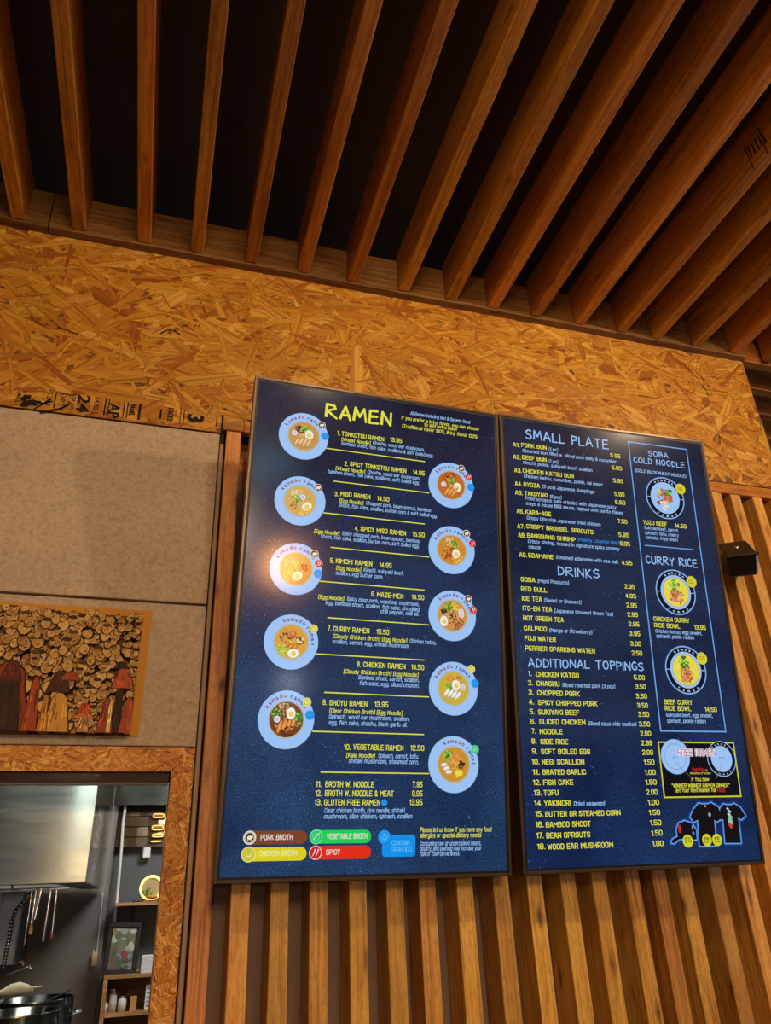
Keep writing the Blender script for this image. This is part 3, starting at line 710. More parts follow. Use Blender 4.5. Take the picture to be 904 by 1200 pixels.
# ---------------------------------------------------------------- menu screens
TW=.64; TH=TW*1.235/.712
YEL=lin((232,228,74)); BLU=lin((150,192,244)); PLATE=lin((160,200,250)); RED=lin((214,40,52))
FONT={}
for ln in """A 0,0 1.4,7 2.6,7 4,0|.5,2.1 3.5,2.1
B 0,0 0,7 3,7 4,6 4,4.5 3,3.7 4,3 4,1 3,0 0,0|0,3.7 3,3.7
C 4,5 4,6 3,7 1,7 0,6 0,1 1,0 3,0 4,1 4,2
D 0,0 0,7 3,7 4,6 4,1 3,0 0,0
E 3.7,7 0,7 0,0 3.7,0|0,3.6 3.2,3.6
F 3.7,7 0,7 0,0|0,3.6 3.2,3.6
G 4,5.2 4,6 3,7 1,7 0,6 0,1 1,0 3,0 4,1 4,3.4 2.4,3.4
H 0,0 0,7|4,0 4,7|0,3.6 4,3.6
I 0,0 0,7
J 3,7 3,1 2,0 1,0 0,1 0,2
K 0,0 0,7|4,7 .3,3.4|1.2,4 4,0
L 0,7 0,0 3.5,0
M 0,0 0,7 2.6,2.8 5.2,7 5.2,0
N 0,0 0,7 4,0 4,7
O 1,0 0,1 0,6 1,7 3,7 4,6 4,1 3,0 1,0
P 0,0 0,7 3,7 4,6 4,4 3,3 0,3
Q 1,0 0,1 0,6 1,7 3,7 4,6 4,1 3,0 1,0|2.4,1.8 4.2,-.4
R 0,0 0,7 3,7 4,6 4,4 3,3 0,3|2,3 4,0
S 4,5.3 4,6 3,7 1,7 0,6 0,4.7 .8,3.9 3.2,3.1 4,2.3 4,1 3,0 1,0 0,1 0,1.8
T 0,7 4,7|2,7 2,0
U 0,7 0,1 1,0 3,0 4,1 4,7
V 0,7 2,0 4,7
W 0,7 1.3,0 2.8,6 4.3,0 5.6,7
X 0,7 4,0|4,7 0,0
Y 0,7 2,3.4 4,7|2,3.4 2,0
Z 0,7 4,7 0,0 4,0
0 1,0 0,1 0,6 1,7 3,7 4,6 4,1 3,0 1,0
1 0,5.8 1.5,7 1.5,0
2 0,5.5 0,6 1,7 3,7 4,6 4,4.6 0,0 4,0
3 0,6 1,7 3,7 4,6 4,4.5 3,3.7 4,3 4,1 3,0 1,0 0,1|1.4,3.7 3,3.7
4 3,0 3,7 0,2 4,2
5 4,7 0,7 0,4 3,4 4,3 4,1 3,0 1,0 0,1
6 4,6 3,7 1,7 0,6 0,1 1,0 3,0 4,1 4,3 3,4 0,4
7 0,7 4,7 1.4,0
8 1,0 0,1 0,3 1,3.8 3,3.8 4,3 4,1 3,0 1,0|1,3.8 0,4.6 0,6 1,7 3,7 4,6 4,4.6 3,3.8
9 0,1 1,0 3,0 4,1 4,6 3,7 1,7 0,6 0,4 1,3 4,3
a .4,5 2.6,5 3.6,4.2 3.6,0|3.6,2.9 1,2.9 0,2.2 0,.8 1,0 3.6,0
b 0,7.2 0,0 2.6,0 3.6,1 3.6,4 2.6,5 0,5
c 3.3,4 2.6,5 1,5 0,4 0,1 1,0 2.6,0 3.3,1
d 3.6,7.2 3.6,0 1,0 0,1 0,4 1,5 3.6,5
e 0,2.6 3.6,2.6 3.6,4 2.6,5 1,5 0,4 0,1 1,0 3.3,0
f 2.6,7.2 1.8,7.2 1,6.4 1,0|0,5 2.4,5
g 3.6,5 1,5 0,4 0,1 1,0 3.6,0|3.6,5 3.6,-1.2 2.6,-2 .4,-2
h 0,7.2 0,0|0,5 2.6,5 3.6,4 3.6,0
i 0,0 0,5|0,6.6 0,7.2
j 1,5 1,-1.2 0,-2|1,6.6 1,7.2
k 0,7.2 0,0|3.2,5 .3,2.3|1.2,3 3.4,0
l 0,7.2 0,0
m 0,0 0,5 5,5 5.8,4.2 5.8,0|2.9,5 2.9,0
n 0,0 0,5 2.6,5 3.6,4 3.6,0
o 1,0 0,1 0,4 1,5 2.6,5 3.6,4 3.6,1 2.6,0 1,0
p 0,-2 0,5 2.6,5 3.6,4 3.6,1 2.6,0 0,0
q 3.6,-2 3.6,5 1,5 0,4 0,1 1,0 3.6,0
r 0,0 0,5|0,4 1,5 2.2,5
s 3.2,5 1,5 0,4.3 0,3.3 .8,2.7 2.6,2.3 3.4,1.7 3.4,.8 2.6,0 0,0
t 1,6.8 1,1 1.8,0 2.6,0|0,5 2.4,5
u 0,5 0,1 1,0 3.6,0|3.6,5 3.6,0
v 0,5 1.8,0 3.6,5
w 0,5 1.3,0 2.6,4.6 3.9,0 5.2,5
x 0,5 3.4,0|3.4,5 0,0
y 0,5 1.8,.2|3.6,5 1.4,-2 .6,-2
z 0,5 3.2,5 0,0 3.2,0
. 0,0 .3,0
, .4,.3 0,-1.3
- 0,3.4 2.2,3.4
& 4,0 .6,5.4 .6,6.4 1.4,7 2.4,7 3,6.3 3,5.3 0,2.4 0,1 1,0 2.4,0 4,2.6
( 1.3,7.6 .2,6.6 .2,-.4 1.3,-1.4
) 0,7.6 1.1,6.6 1.1,-.4 0,-1.4
[ 1.4,7.5 0,7.5 0,-.8 1.4,-.8
] 0,7.5 1.4,7.5 1.4,-.8 0,-.8
% 0,5 0,7 1.6,7 1.6,5 0,5|4.6,7 .8,0|3.6,0 3.6,2 5.2,2 5.2,0 3.6,0
! 0,2.4 0,7|0,0 0,.3
" 0,5.4 0,7.2|1.6,5.4 1.6,7.2
/ 0,-.5 2.6,7.5
$ 4,5.3 4,6 3,7 1,7 0,6 0,4.7 .8,3.9 3.2,3.1 4,2.3 4,1 3,0 1,0 0,1|2,8 2,-1""".split('\n'):
    k,sp_=ln.split(' ',1); FONT[k]=[[tuple(float(v) for v in p.split(',')) for p in st.split()] for st in sp_.split('|')]
FW={k:max(p[0] for st in v for p in st) for k,v in FONT.items()}
def sketch(mb,P,s,u0,u1,v,cap,c,w_,slant):
    gap=w_+.75; tot=sum((FW[ch] if ch!=' ' else 1.4)+gap for ch in s)-gap+w_
    sx=(u1-u0)/tot; sy=cap/(7+w_); x=w_/2; h=w_/2
    def T(a,b): return P(u0+(a+slant*b)*sx,v-(b+h)*sy)
    for ch in s:
        if ch==' ': x+=1.4+gap; continue
        for st in FONT[ch]:
            for i in range(len(st)-1):
                (ax,ay),(bx,by)=st[i],st[i+1]; L=math.hypot(bx-ax,by-ay); dx,dy=(bx-ax)/L*h,(by-ay)/L*h
                e0=1 if i==0 else .42; e1=1 if i==len(st)-2 else .42
                ax2,ay2,bx2,by2=ax-dx*e0,ay-dy*e0,bx+dx*e1,by+dy*e1
                mb.poly([T(x+ax2+dy,ay2-dx),T(x+bx2+dy,by2-dx),T(x+bx2-dy,by2+dx),T(x+ax2-dy,ay2+dx)],0,c)
        x+=FW[ch]+gap
class Pr:
    """flat picture on a screen: u right, v down in millimetres; z layers in 0.05 mm steps"""
    def __init__(s): s.mb=MB(); s.z=.0006
    def P(s,u,v): return (u/1000,TH-v/1000,s.z)
    def up(s,k=1): s.z+=.000006*k
    def poly(s,pts,c): s.up(); s.mb.poly([s.P(*p) for p in reversed(pts)] if s.area(pts)>0 else [s.P(*p) for p in pts],0,c)
    def area(s,p): return sum(p[i][0]*p[(i+1)%len(p)][1]-p[(i+1)%len(p)][0]*p[i][1] for i in range(len(p)))
    def disk(s,u,v,r,c,n=28,ry=None,rot=0,jit=0,rnd=None):
        ry=ry or r; pts=[]
        for k in range(n):
            a=2*math.pi*k/n; q=1+(rnd.uniform(-jit,jit) if jit else 0); x,y=r*q*math.cos(a),ry*q*math.sin(a)
            pts.append((u+x*math.cos(rot)-y*math.sin(rot),v+x*math.sin(rot)+y*math.cos(rot)))
        s.poly(pts,c)
    def ring(s,u,v,r0,r1,c,n=36,a0=0,a1=2*math.pi):
        s.up()
        for k in range(n):
            a=a0+(a1-a0)*k/n; b=a0+(a1-a0)*(k+1)/n
            s.mb.poly([s.P(u+r*math.cos(t),v+r*math.sin(t)) for r,t in ((r0,a),(r0,b),(r1,b),(r1,a))],0,c)
    def line(s,pts,w0,c,w1=None,cap=True):
        s.up(); n=len(pts)
        for i in range(n-1):
            (x0,y0),(x1,y1)=pts[i],pts[i+1]; L=math.hypot(x1-x0,y1-y0) or 1; nx,ny=-(y1-y0)/L,(x1-x0)/L
            wa=w0+(0 if w1 is None else (w1-w0)*i/(n-1)); wb=w0+(0 if w1 is None else (w1-w0)*(i+1)/(n-1)); wa/=2; wb/=2
            s.mb.poly([s.P(x0+nx*wa,y0+ny*wa),s.P(x1+nx*wb,y1+ny*wb),s.P(x1-nx*wb,y1-ny*wb),s.P(x0-nx*wa,y0-ny*wa)],0,c)
            if cap: s.mb.poly([s.P(x1+wb*math.cos(-t*math.pi/4),y1+wb*math.sin(-t*math.pi/4)) for t in range(8)],0,c)
    def rect(s,u0,v0,u1,v1,w_,c):
        s.up()
        for a in ((u0,v0,u1,v0+w_),(u0,v1-w_,u1,v1),(u0,v0,u0+w_,v1),(u1-w_,v0,u1,v1)):
            s.mb.poly([s.P(a[0],a[3]),s.P(a[2],a[3]),s.P(a[2],a[1]),s.P(a[0],a[1])],0,c); s.up()
    def rrect(s,u0,v0,u1,v1,r,c):
        pts=[]
        for cx,cy,a in ((u1-r,v0+r,-90),(u1-r,v1-r,0),(u0+r,v1-r,90),(u0+r,v0+r,180)):
            for k in range(7): t=math.radians(a+15*k); pts.append((cx+r*math.cos(t),cy+r*math.sin(t)))
        s.poly(pts,c)
    def text(s,st,u0,u1,v,cap,c,bold=.012,slant=0.,track=0.): s.up(); sketch(s.mb,s.P,st,u0,u1,v,cap,c,.7+bold*28,slant)
    def arc(s,st,cu,cv,r,a0,a1,cap,c,bold=.02,inside=False):
        """letters spaced along a circle from angle a0 to a1 (degrees, 90 = top)"""
        s.up(); n=len(st)
        for i,ch in enumerate(st):
            if ch==' ': continue
            a=math.radians(a0+(a1-a0)*i/(n-1)); vv,ff,adv=glyph(ch,bold); k=cap/CAP
            bx,by=cu+r*math.cos(a),cv-r*math.sin(a)
            if inside: ux,uy=-math.sin(a),-math.cos(a); nx,ny=-math.cos(a),math.sin(a)
            else: ux,uy=math.sin(a),math.cos(a); nx,ny=math.cos(a),-math.sin(a)
            s.mb.raw([s.P(bx+(x-adv/2)*k*ux+y*k*nx,by+(x-adv/2)*k*uy+y*k*ny) for x,y in vv],ff,0,c)
    def build(s,name,parent): return s.mb.build(name,M['print'],parent)
STK={'R':[[(0,0),(.05,1),(.6,.95),(.7,.72),(.1,.5)],[(.1,.5),(.8,0)]],'A':[[(0,0),(.4,1),(.8,0)],[(.12,.34),(.72,.36)]],
'M':[[(0,0),(.12,1),(.45,.35),(.8,1),(.95,0)]],'E':[[(.7,1),(.06,.95),(.0,0),(.7,.03)],[(.03,.5),(.6,.54)]],'N':[[(0,0),(.06,1),(.7,.05),(.74,1)]],
'S':[[(.7,.88),(.35,1),(.04,.78),(.15,.56),(.6,.42),(.68,.18),(.35,0),(.0,.12)]],'L':[[(.05,1),(.0,.02),(.62,.05)]],'P':[[(.03,0),(.03,1)],[(.03,1),(.62,.9),(.64,.6),(.05,.42)]],
'T':[[(0,.97),(.8,1)],[(.42,.97),(.38,0)]],'D':[[(.05,0),(.05,1)],[(.0,1),(.55,.85),(.7,.5),(.5,.1),(.0,.0)]],'I':[[(.04,1),(.02,0)]],'K':[[(.04,1),(.02,0)],[(.62,1),(.06,.45),(.68,0)]],
'O':[[(.4,1),(.08,.8),(.0,.4),(.22,.02),(.56,.08),(.76,.5),(.62,.9),(.4,1)]],'G':[[(.66,.86),(.38,1),(.05,.7),(.04,.25),(.34,0),(.68,.15),(.68,.46),(.42,.46)]],
'B':[[(.04,0),(.04,1),(.55,.9),(.52,.62),(.06,.52)],[(.06,.52),(.64,.42),(.62,.1),(.04,0)]],'C':[[(.66,.84),(.4,1),(.07,.75),(.03,.28),(.32,0),(.68,.14)]],'U':[[(.02,1),(.05,.2),(.34,0),(.62,.2),(.66,1)]],
'Y':[[(0,1),(.36,.5)],[(.72,1),(.36,.5),(.3,0)]]}
WID={k:max(p[0] for s_ in v for p in s_) for k,v in STK.items()}
def heading(pr,st,u0,u1,v,cap,c,w_=.17,seed=1):
    rnd=random.Random(seed); gap=.26; tot=sum((WID[ch] if ch!=' ' else .35)+gap for ch in st)-gap; k=(u1-u0)/tot; x=0
    for ch in st:
        if ch==' ': x+=.35+gap; continue
        dy=rnd.uniform(-.05,.05)
        for pts in STK[ch]:
            P_=[(u0+(x+a+rnd.uniform(-.015,.015))*k,v-(b+dy)*cap) for a,b in pts]
            pr.line(P_,w_*cap*1.08,c,w_*cap*.8)
        x+=WID[ch]+gap
def food(pr,cu,cv,r,spec,seed):
    rnd=random.Random(seed); C=lambda *c: lin(c)
    broth=spec[0]; pr.disk(cu,cv,r+2.2,C(150,160,160),36); pr.disk(cu,cv,r+1.2,C(212,196,140),36); pr.disk(cu,cv,r,C(*broth),36)
    dk=tuple(int(x*.8) for x in broth)
    for k in range(70):                                  # noodles
        a=rnd.uniform(0,6.28); q=rnd.uniform(0,.72)*r; x,y=cu+q*math.cos(a),cv+q*math.sin(a); b=rnd.uniform(0,3.14); L=rnd.uniform(4,10)
        c=rnd.choice([C(*[min(255,int(z*1.18)) for z in broth]),C(*dk),C(232,205,130)])
        pts=[(x+L*(t-.5)*math.cos(b+t*1.2),y+L*(t-.5)*math.sin(b+t*1.2)) for t in (0,.33,.66,1)]
        pr.line([p if math.hypot(p[0]-cu,p[1]-cv)<r*.95 else (cu+(p[0]-cu)*.9,cv+(p[1]-cv)*.9) for p in pts],1.,c,.6,False)
    for it in spec[1:]:
        kind,x,y=it[0],cu+it[1]*r,cv+it[2]*r
        if kind=='egg': pr.disk(x,y,.27*r,C(244,244,232),16,.34*r,it[3] if len(it)>3 else 0); pr.disk(x+.4,y+1,.15*r,C(238,190,60),12); pr.disk(x,y+.6,.09*r,C(248,214,96),10)
        elif kind=='cake': pr.disk(x,y,.19*r,C(232,222,240),12); pr.ring(x,y,.06*r,.1*r,C(196,150,190),10)
        elif kind=='bit':
            n,sp,cols,sz=it[3:7]
            for k in range(n):
                a=rnd.uniform(0,6.28); q=rnd.random()**.6*sp*r; xx,yy=x+q*math.cos(a),y+q*math.sin(a)
                dd=math.hypot(xx-cu,yy-cv)
                if dd>r*.9: xx=cu+(xx-cu)*r*.9/dd; yy=cv+(yy-cv)*r*.9/dd
                pr.disk(xx,yy,sz*rnd.uniform(.6,1.2),C(*rnd.choice(cols)),6,sz*rnd.uniform(.4,.9),rnd.uniform(0,3),.2,rnd)
        elif kind=='slice':
            n,ang,cols,Lx=it[3:7]
            for k in range(n):
                xx=x+(k-(n-1)/2)*.26*r*math.cos(ang); yy=y+(k-(n-1)/2)*.26*r*math.sin(ang)
                pr.disk(xx,yy,.13*r,C(*[int(z*.72) for z in cols]),12,Lx*r,ang+.5); pr.disk(xx+.6,yy-.5,.10*r,C(*cols),12,(Lx-.05)*r,ang+.5); pr.disk(xx+.8,yy-2,.05*r,C(*[min(255,z+24) for z in cols]),8,Lx*.5*r,ang+.5)
GRN=[(70,150,40),(110,190,60),(44,110,34),(150,205,80)]; DRK=[(60,40,30),(40,30,28),(90,60,40)]; RD=[(176,60,28),(200,92,40),(140,44,26)]; CRN=[(240,200,60),(250,220,110),(228,180,50)]
MEAT=[(190,120,70),(160,90,50),(214,150,96),(130,70,40)]
FOOD={1:[(200,150,84),('bit',-.3,-.45,26,.28,DRK,3),('bit',.05,-.5,26,.25,GRN,3),('cake',-.62,-.15),('egg',.35,-.12),('slice',-.05,.45,4,0,(222,178,120),.42)],
2:[(192,110,44),('bit',-.3,-.5,20,.3,RD,3),('bit',.1,-.35,30,.3,GRN,3),('bit',.1,-.6,16,.3,RD,3),('cake',-.55,0),('egg',.45,.1),('slice',-.05,.5,3,.1,(226,150,66),.42)],
3:[(216,172,90),('bit',-.2,-.2,30,.36,GRN,3),('cake',.15,-.25),('bit',-.3,-.55,24,.3,[(232,226,196),(220,210,170)],2.4),('egg',.45,.35,1),('bit',.3,.7,36,.4,CRN,2.2),('bit',-.4,.45,26,.34,MEAT,2.6)],
4:[(206,140,52),('bit',-.2,-.6,26,.34,[(232,226,196),(216,206,170)],2.4),('bit',.15,-.35,26,.28,GRN,3),('bit',.0,-.05,10,.2,RD,3),('egg',.3,.25),('bit',.4,.6,40,.42,CRN,2.2),('bit',-.4,.4,26,.36,RD,2.8)],
5:[(214,150,60),('bit',-.4,-.4,30,.36,[(226,150,90),(232,190,140)],3),('bit',.0,-.15,30,.34,GRN,2.8),('bit',.5,-.1,20,.25,RD,3),('egg',.1,.45,1),('bit',-.4,.5,40,.4,CRN,2.2)],
6:[(206,150,74),('bit',-.25,-.6,32,.3,GRN,3.2),('bit',.2,-.6,20,.28,CRN,3),('cake',.6,-.3),('cake',.62,-.08),('bit',-.6,-.2,16,.22,DRK,3.4),('bit',.0,.0,26,.24,DRK,2.4),('bit',.3,.5,60,.5,MEAT,3),('egg',-.6,.4)],
7:[(222,164,60),('bit',-.3,-.4,40,.44,MEAT,3.4),('bit',.1,-.5,20,.3,[(200,96,50),(226,140,80)],3.4),('slice',-.05,.3,3,.2,(222,130,40),.3),('bit',.5,-.1,20,.24,[(232,220,190),(96,66,44)],3),('bit',-.5,.55,44,.42,[(170,210,70),(130,190,60),(200,220,100)],2.8),('egg',.15,.68,1.4)],
8:[(208,176,56),('bit',-.2,-.5,14,.3,[(214,106,44),(232,140,70)],3.4),('bit',-.3,-.1,24,.24,GRN,3),('bit',.3,-.45,14,.3,[(214,106,44),(190,90,40)],3.4),('egg',.15,-.2),('cake',.6,-.1),('slice',-.1,.35,4,.2,(236,232,212),.34)],
9:[(120,64,30),('bit',-.1,-.72,30,.34,[(220,190,140),(160,120,80)],2.8),('bit',-.65,-.3,34,.34,GRN,3),('bit',.7,-.1,34,.34,GRN,3),('cake',-.55,.0),('egg',.25,-.35),('slice',.0,.35,4,-.2,(222,140,60),.42),('bit',.1,.75,26,.4,[(80,38,20),(120,60,30)],3.4)],
10:[(206,146,50),('bit',-.35,-.5,30,.3,GRN,3.4),('bit',.1,-.3,30,.36,[(226,130,60),(236,170,90)],3),('bit',.45,.0,20,.22,DRK,3.4),('slice',-.5,.25,3,.9,(238,230,206),.26),('bit',.3,.5,14,.2,[(244,224,80),(232,208,70)],5)]}
def badge(pr,u,v,kind,r=9.4):
    c={'pig':(70,48,40),'red':(200,36,50),'blue':(30,150,240),'yellow':(214,206,70),'green':(60,205,130)}[kind]
    e={'pig':(232,214,190),'red':(236,130,140),'blue':(30,150,240),'yellow':(232,226,120),'green':(96,224,160)}[kind]
    pr.disk(u,v,r,lin(e),18); pr.disk(u,v,r*.84,lin(c),18)
    W_=lin((240,230,216)) if kind!='blue' else lin((60,170,245))
    if kind=='pig': pr.disk(u,v,r*.5,W_,10,r*.36); pr.disk(u+r*.42,v-r*.1,r*.26,W_,8); [pr.line([(u+x*r,v+.2*r),(u+x*r,v+.56*r)],1.6,W_,None,False) for x in (-.3,.25)]
    elif kind=='red': [pr.line([(u+x*r+1.5,v-.45*r),(u+x*r+1,v),(u+x*r-2,v+.5*r)],2.6,W_,.8) for x in (-.18,.28)]
    elif kind=='yellow': pr.line([(u-.4*r,v-.3*r),(u-.2*r,v+.2*r),(u+.2*r,v+.25*r),(u+.4*r,v-.35*r)],1.6,lin((240,238,170)))
    elif kind=='green': pr.line([(u-.4*r,v+.4*r),(u,v-.1*r),(u+.4*r,v-.4*r)],1.6,lin((170,245,205))); pr.ring(u,v,r*.4,r*.52,lin((130,235,185)),12)
    else: pr.line([(u-.35*r,v),(u,v-.2*r),(u+.35*r,v+.1*r)],1.4,W_)
def make_screen(i,label,gal):
    o,e,up,n=[Vector(x) for x in SCREENS[i]]
    t=empty('menu_screen',(0,0,0)); t.matrix_world=Matrix(((e.x,up.x,n.x,o.x),(e.y,up.y,n.y,o.y),(e.z,up.z,n.z,o.z+EYE),(0,0,0,1)))
    props(t,label,'menu screen','wall-mounted menu screens')
    b=MB(); B=.0065; D=.028
    for a in (((0,0,-D),(B,TH,.001)),((TW-B,0,-D),(TW,TH,.001)),((B,0,-D),(TW-B,B,.001)),((B,TH-B,-D),(TW-B,TH,.001))): b.box(a[0],a[1],0,.0008)
    b.build('bezel',M['bezel'],t)
    b=MB(); b.box((B,B,-.02),(TW-B,TH-B,-.0006)); b.build('inner_border',M['black'],t)
    b=MB(); b.box((.01,.01,-.036),(TW-.01,TH-.01,-D+.002),0,.004); b.box((.12,.22,-.06),(TW-.12,TH-.2,-.036),0,.008); b.build('back_housing',M['black'],t)
    s=MB(); I=.0112; s.poly([(I,I,0),(TW-I,I,0),(TW-I,TH-I,0),(I,TH-I,0)]); return t,s.build('screen',M[gal],t)
tv1,s1=make_screen(0,'left and larger-looking portrait menu screen headed RAMEN with bowls','galaxy1')
tv2,s2=make_screen(1,'right portrait menu screen headed SMALL PLATE with drinks and toppings','galaxy2')
# mounting arms back to the wall
for t,(x0,x1) in ((tv1,(.30,.62)),(tv2,(.95,1.28))):
    iv=t.matrix_world.inverted()
    for x in (x0,x1):
        for z in (.35,.75):
            m=MB(); a=iv@Vector((x,1.7195,z+EYE)); zz=a.z; m.box((a.x-.012,a.y-.02,zz),(a.x+.012,a.y+.02,-.059)); m.build('wall_bracket',M['black_dull'],t)
# screen lettering
for i,sp in ((0,s1),(1,s2)):
    pv=None; A=Pr(); Bp=Pr(); Bp.z=.0022; Cp=Pr(); Cp.z=.0022
    for (k,s_,u0,u1,v,c) in TEXT:
        if k!=i: continue
        if c in 'DC' and pv is not None and -3<u0-pv<6: u0+=2.5
        pv=u1
        if c=='B' and s_[-1]==']' : u1-=2
        if c=='N': A.text(s_,u0,u1,v,11.8,YEL,.019)
        elif c=='B': Bp.text(s_,u0,u1,v,9.4,YEL,.015,.14)
        elif c=='D': Bp.text(s_,u0,u1,v,9.3,lin((160,200,250)),.014,.12)
        elif c=='C': Bp.text(s_,u0,u1,v,8.6,lin((50,140,230)),.014,.10)
        elif c=='W': Cp.text(s_,u0,u1,v,10.5,lin((236,222,214)) if s_!='CHICKEN BROTH' else lin((240,236,170)),.02)
        elif c=='w': Cp.text(s_,u0,u1,v,10,lin((120,205,250)),0)
        elif c=='F':
            for du,dv in ((-1.6,0),(1.6,0),(0,-1.6),(0,1.6)): Cp.text(s_,u0+du,u1+du,v+dv,16,lin((235,225,240)),.03)
            Cp.text(s_,u0,u1,v,16,lin((170,50,80)),.0)
        elif c=='R': Cp.text(s_,u0,u1,v,9,RED,.022)
        elif c=='b': Cp.text(s_,u0,u1,v,5,YEL,.01)
        elif c=='k': Cp.text(s_,u0,u1,v,11,lin((40,44,10)),.0)
        elif c=='K': Cp.text(s_,u0,u1,v,5.5,lin((40,44,10)),.0)
    props(A.build('item_lettering',sp),kind='stuff'); props(Bp.build('description_lettering',sp),kind='stuff'); LAST=Cp; 
    H=Pr()
    if i==0:
        heading(H,'RAMEN',178,344,81,35,YEL,.19,3); props(H.build('heading_lettering',sp),kind='stuff')
        K=Pr()
        for k in range(10):
            v=164.2+81.9*k
            if k%2==0: K.line([(182,v),(435.5,v)],2.4,YEL,None,False)
            else: K.line([(204,v),(447,v)],2.4,YEL,None,False)
        K.build('yellow_rules',sp)
        L=Pr()
        def pill(cu,cv,cr,u1,c,rc): L.rrect(cu-6,cv-12.6,u1,cv+12.8,12.6,lin(c)); L.disk(cu,cv,cr+1,lin(rc),26); 
        pill(65,1027.3,12,182,(128,70,38),(240,232,226)); L.disk(65,1027.3,11,lin((100,56,34)),20); badge(L,65,1027.3,'pig',10.6)
        pill(65,1058,13.5,182.4,(226,214,30),(240,236,120)); L.disk(65,1058,12.6,lin((206,200,60)),20); L.line([(59,1053),(61,1061),(68,1062),(73,1052)],2,lin((240,238,160)))
        pill(200.8,1027,13,318.5,(30,210,90),(120,235,160)); L.disk(200.8,1027,12,lin((50,200,110)),20); L.line([(195,1033),(201,1026),(207,1020)],2,lin((170,245,195))); L.ring(200.8,1027,6,7.2,lin((130,235,170)),14)
        pill(200.8,1056.8,12.5,318.7,(232,48,24),(240,190,190)); L.disk(200.8,1056.8,11.4,lin((206,36,30)),20); [L.line([(200.8+x+2,1050),(200.8+x+1,1056),(200.8+x-3,1063)],3,lin((245,225,225)),1) for x in (-3,4)]
        L.rrect(343,1024.5,416.5,1067,7,lin((14,148,240))); L.disk(347.6,1029,14.2,lin((10,120,210)),24); L.disk(347.2,1028.4,13.4,lin((24,158,245)),24)
        L.line([(341,1029),(346,1034),(353,1031),(354,1025)],1.5,lin((110,200,250))); L.disk(347,1025,3,lin((90,190,250)),10)
        L.disk(345.8,960.9,6.6,lin((36,150,240)),18)
        L.build('legend_pictures',sp)
        BW=[(126,141.2,150,[('pig',168.5,106),('blue',177.9,134.2)]),(505,218.7,140,[('pig',533,170.1),('red',552,191.6),('blue',558,218.2)]),(126.5,305,150,[('pig',167.7,268.1)]),
            (505.5,386.6,150,[('pig',544.4,341.3),('red',559,365.4)]),(126.2,468.1,150,[('pig',166.8,429.7),('red',177.8,452.1),('blue',177.3,475.4)]),(505.6,547.6,130,[('pig',546,504.8),('red',558,531)]),
            (125.4,632.6,112,[('yellow',173.8,601.1)]),(507,715.9,150,[('yellow',551.5,670.1),('blue',560.2,702.7)]),(124.6,797,150,[('yellow',167,759.5),('blue',174.6,786.4)]),(505.7,881,116,[('green',557.4,848.4)])]
        for k,(u,v,a0,bd) in enumerate(BW):
            q=Pr(); q.z=.0012; q.disk(u,v,60.5,lin((120,160,215)),44); q.disk(u,v,59.6,PLATE,44)
            food(q,u,v,36.5,FOOD[k+1],k+1)
            q.arc('kamado',u,v,45.5,a0,a0-54,9.5,lin((140,24,60)),.018); q.arc('ramen',u,v,44.5,a0-70,a0-114,9.5,lin((70,40,80)),.018)
            for b_ in bd: badge(q,b_[1],b_[2],b_[0],9.6 if b_[0]!='blue' else 10)
            q.build('bowl_picture',sp)
    else:
        heading(H,'SMALL PLATE',74,323,63,26,BLU,.16,5); heading(H,'DRINKS',140,257,430,22,BLU,.16,6); heading(H,'ADDITIONAL TOPPINGS',42,358,660.5,20,BLU,.16,7)
        heading(H,'SOBA',449,513,68,15,BLU,.17,8); heading(H,'COLD NOODLE',399,564,93,16.5,BLU,.17,9); heading(H,'CURRY RICE',402,560,380,21,BLU,.17,10)
        props(H.build('heading_lettering',sp),kind='stuff')
        K=Pr(); K.rect(387,32,580,806,3.2,lin((110,170,240))); K.line([(403,331),(556,331)],2.6,lin((110,170,240)),None,False); K.build('blue_box_rules',sp)
        RICE=[(236,220,80),('bit',.0,.3,80,.55,[(214,130,84),(190,100,60),(226,156,110),(160,84,48)],4),('bit',-.1,-.5,30,.4,GRN,4.4)]
        SOBA=[(160,195,245),('bit',.0,-.1,70,.62,[(176,96,60),(150,72,44),(206,130,90)],3.6),('bit',.3,-.45,16,.3,GRN,4),('bit',-.4,-.4,10,.2,CRN,3.4),('bit',.0,.45,10,.5,[(236,232,220),(220,214,200)],5),('bit',.0,.05,6,.2,[(236,110,40)],4),('bit',-.6,.4,6,.12,RD,4)]
        for k,(u,v,fd,bu,bv,nm) in enumerate(((486,189.6,SOBA,539,158,'S1.'),(482,453,RICE,534,422,'S2.'),(483,654.3,RICE,535,623.6,'S3.'))):
            q=Pr(); q.z=.0012; q.disk(u,v,61,lin((130,180,240)),44); q.disk(u,v,57.5,lin((14,18,34)),44); q.disk(u,v,46,PLATE,40)
            for sgn in (-1,1): q.line([(u+sgn*46,v),(u+sgn*58,v)],2,lin((150,195,245)),None,False)
            if k==0:
                q.disk(u,v,45,PLATE,40); f_ood=SOBA; rnd=random.Random(3)
                z0=q.z; q2=fd
                for it in fd[1:]:
                    n_,sp_,cols,sz=it[3:7]
                    for j in range(n_):
                        a=rnd.uniform(0,6.28); d=rnd.random()**.6*sp_*38; q.disk(u+it[1]*38+d*math.cos(a),v+it[2]*38+d*math.sin(a),sz*rnd.uniform(.7,1.3),lin(rnd.choice(cols)),7,sz*rnd.uniform(.5,1),rnd.uniform(0,3),.15,rnd)
            else: food(q,u,v,38,fd,k+30)
            q.arc('kamado',u,v,49,122,58,6.5,lin((215,228,245)),.03); q.arc('ramen',u,v,55,238,302,6.5,lin((215,228,245)),.03,True)
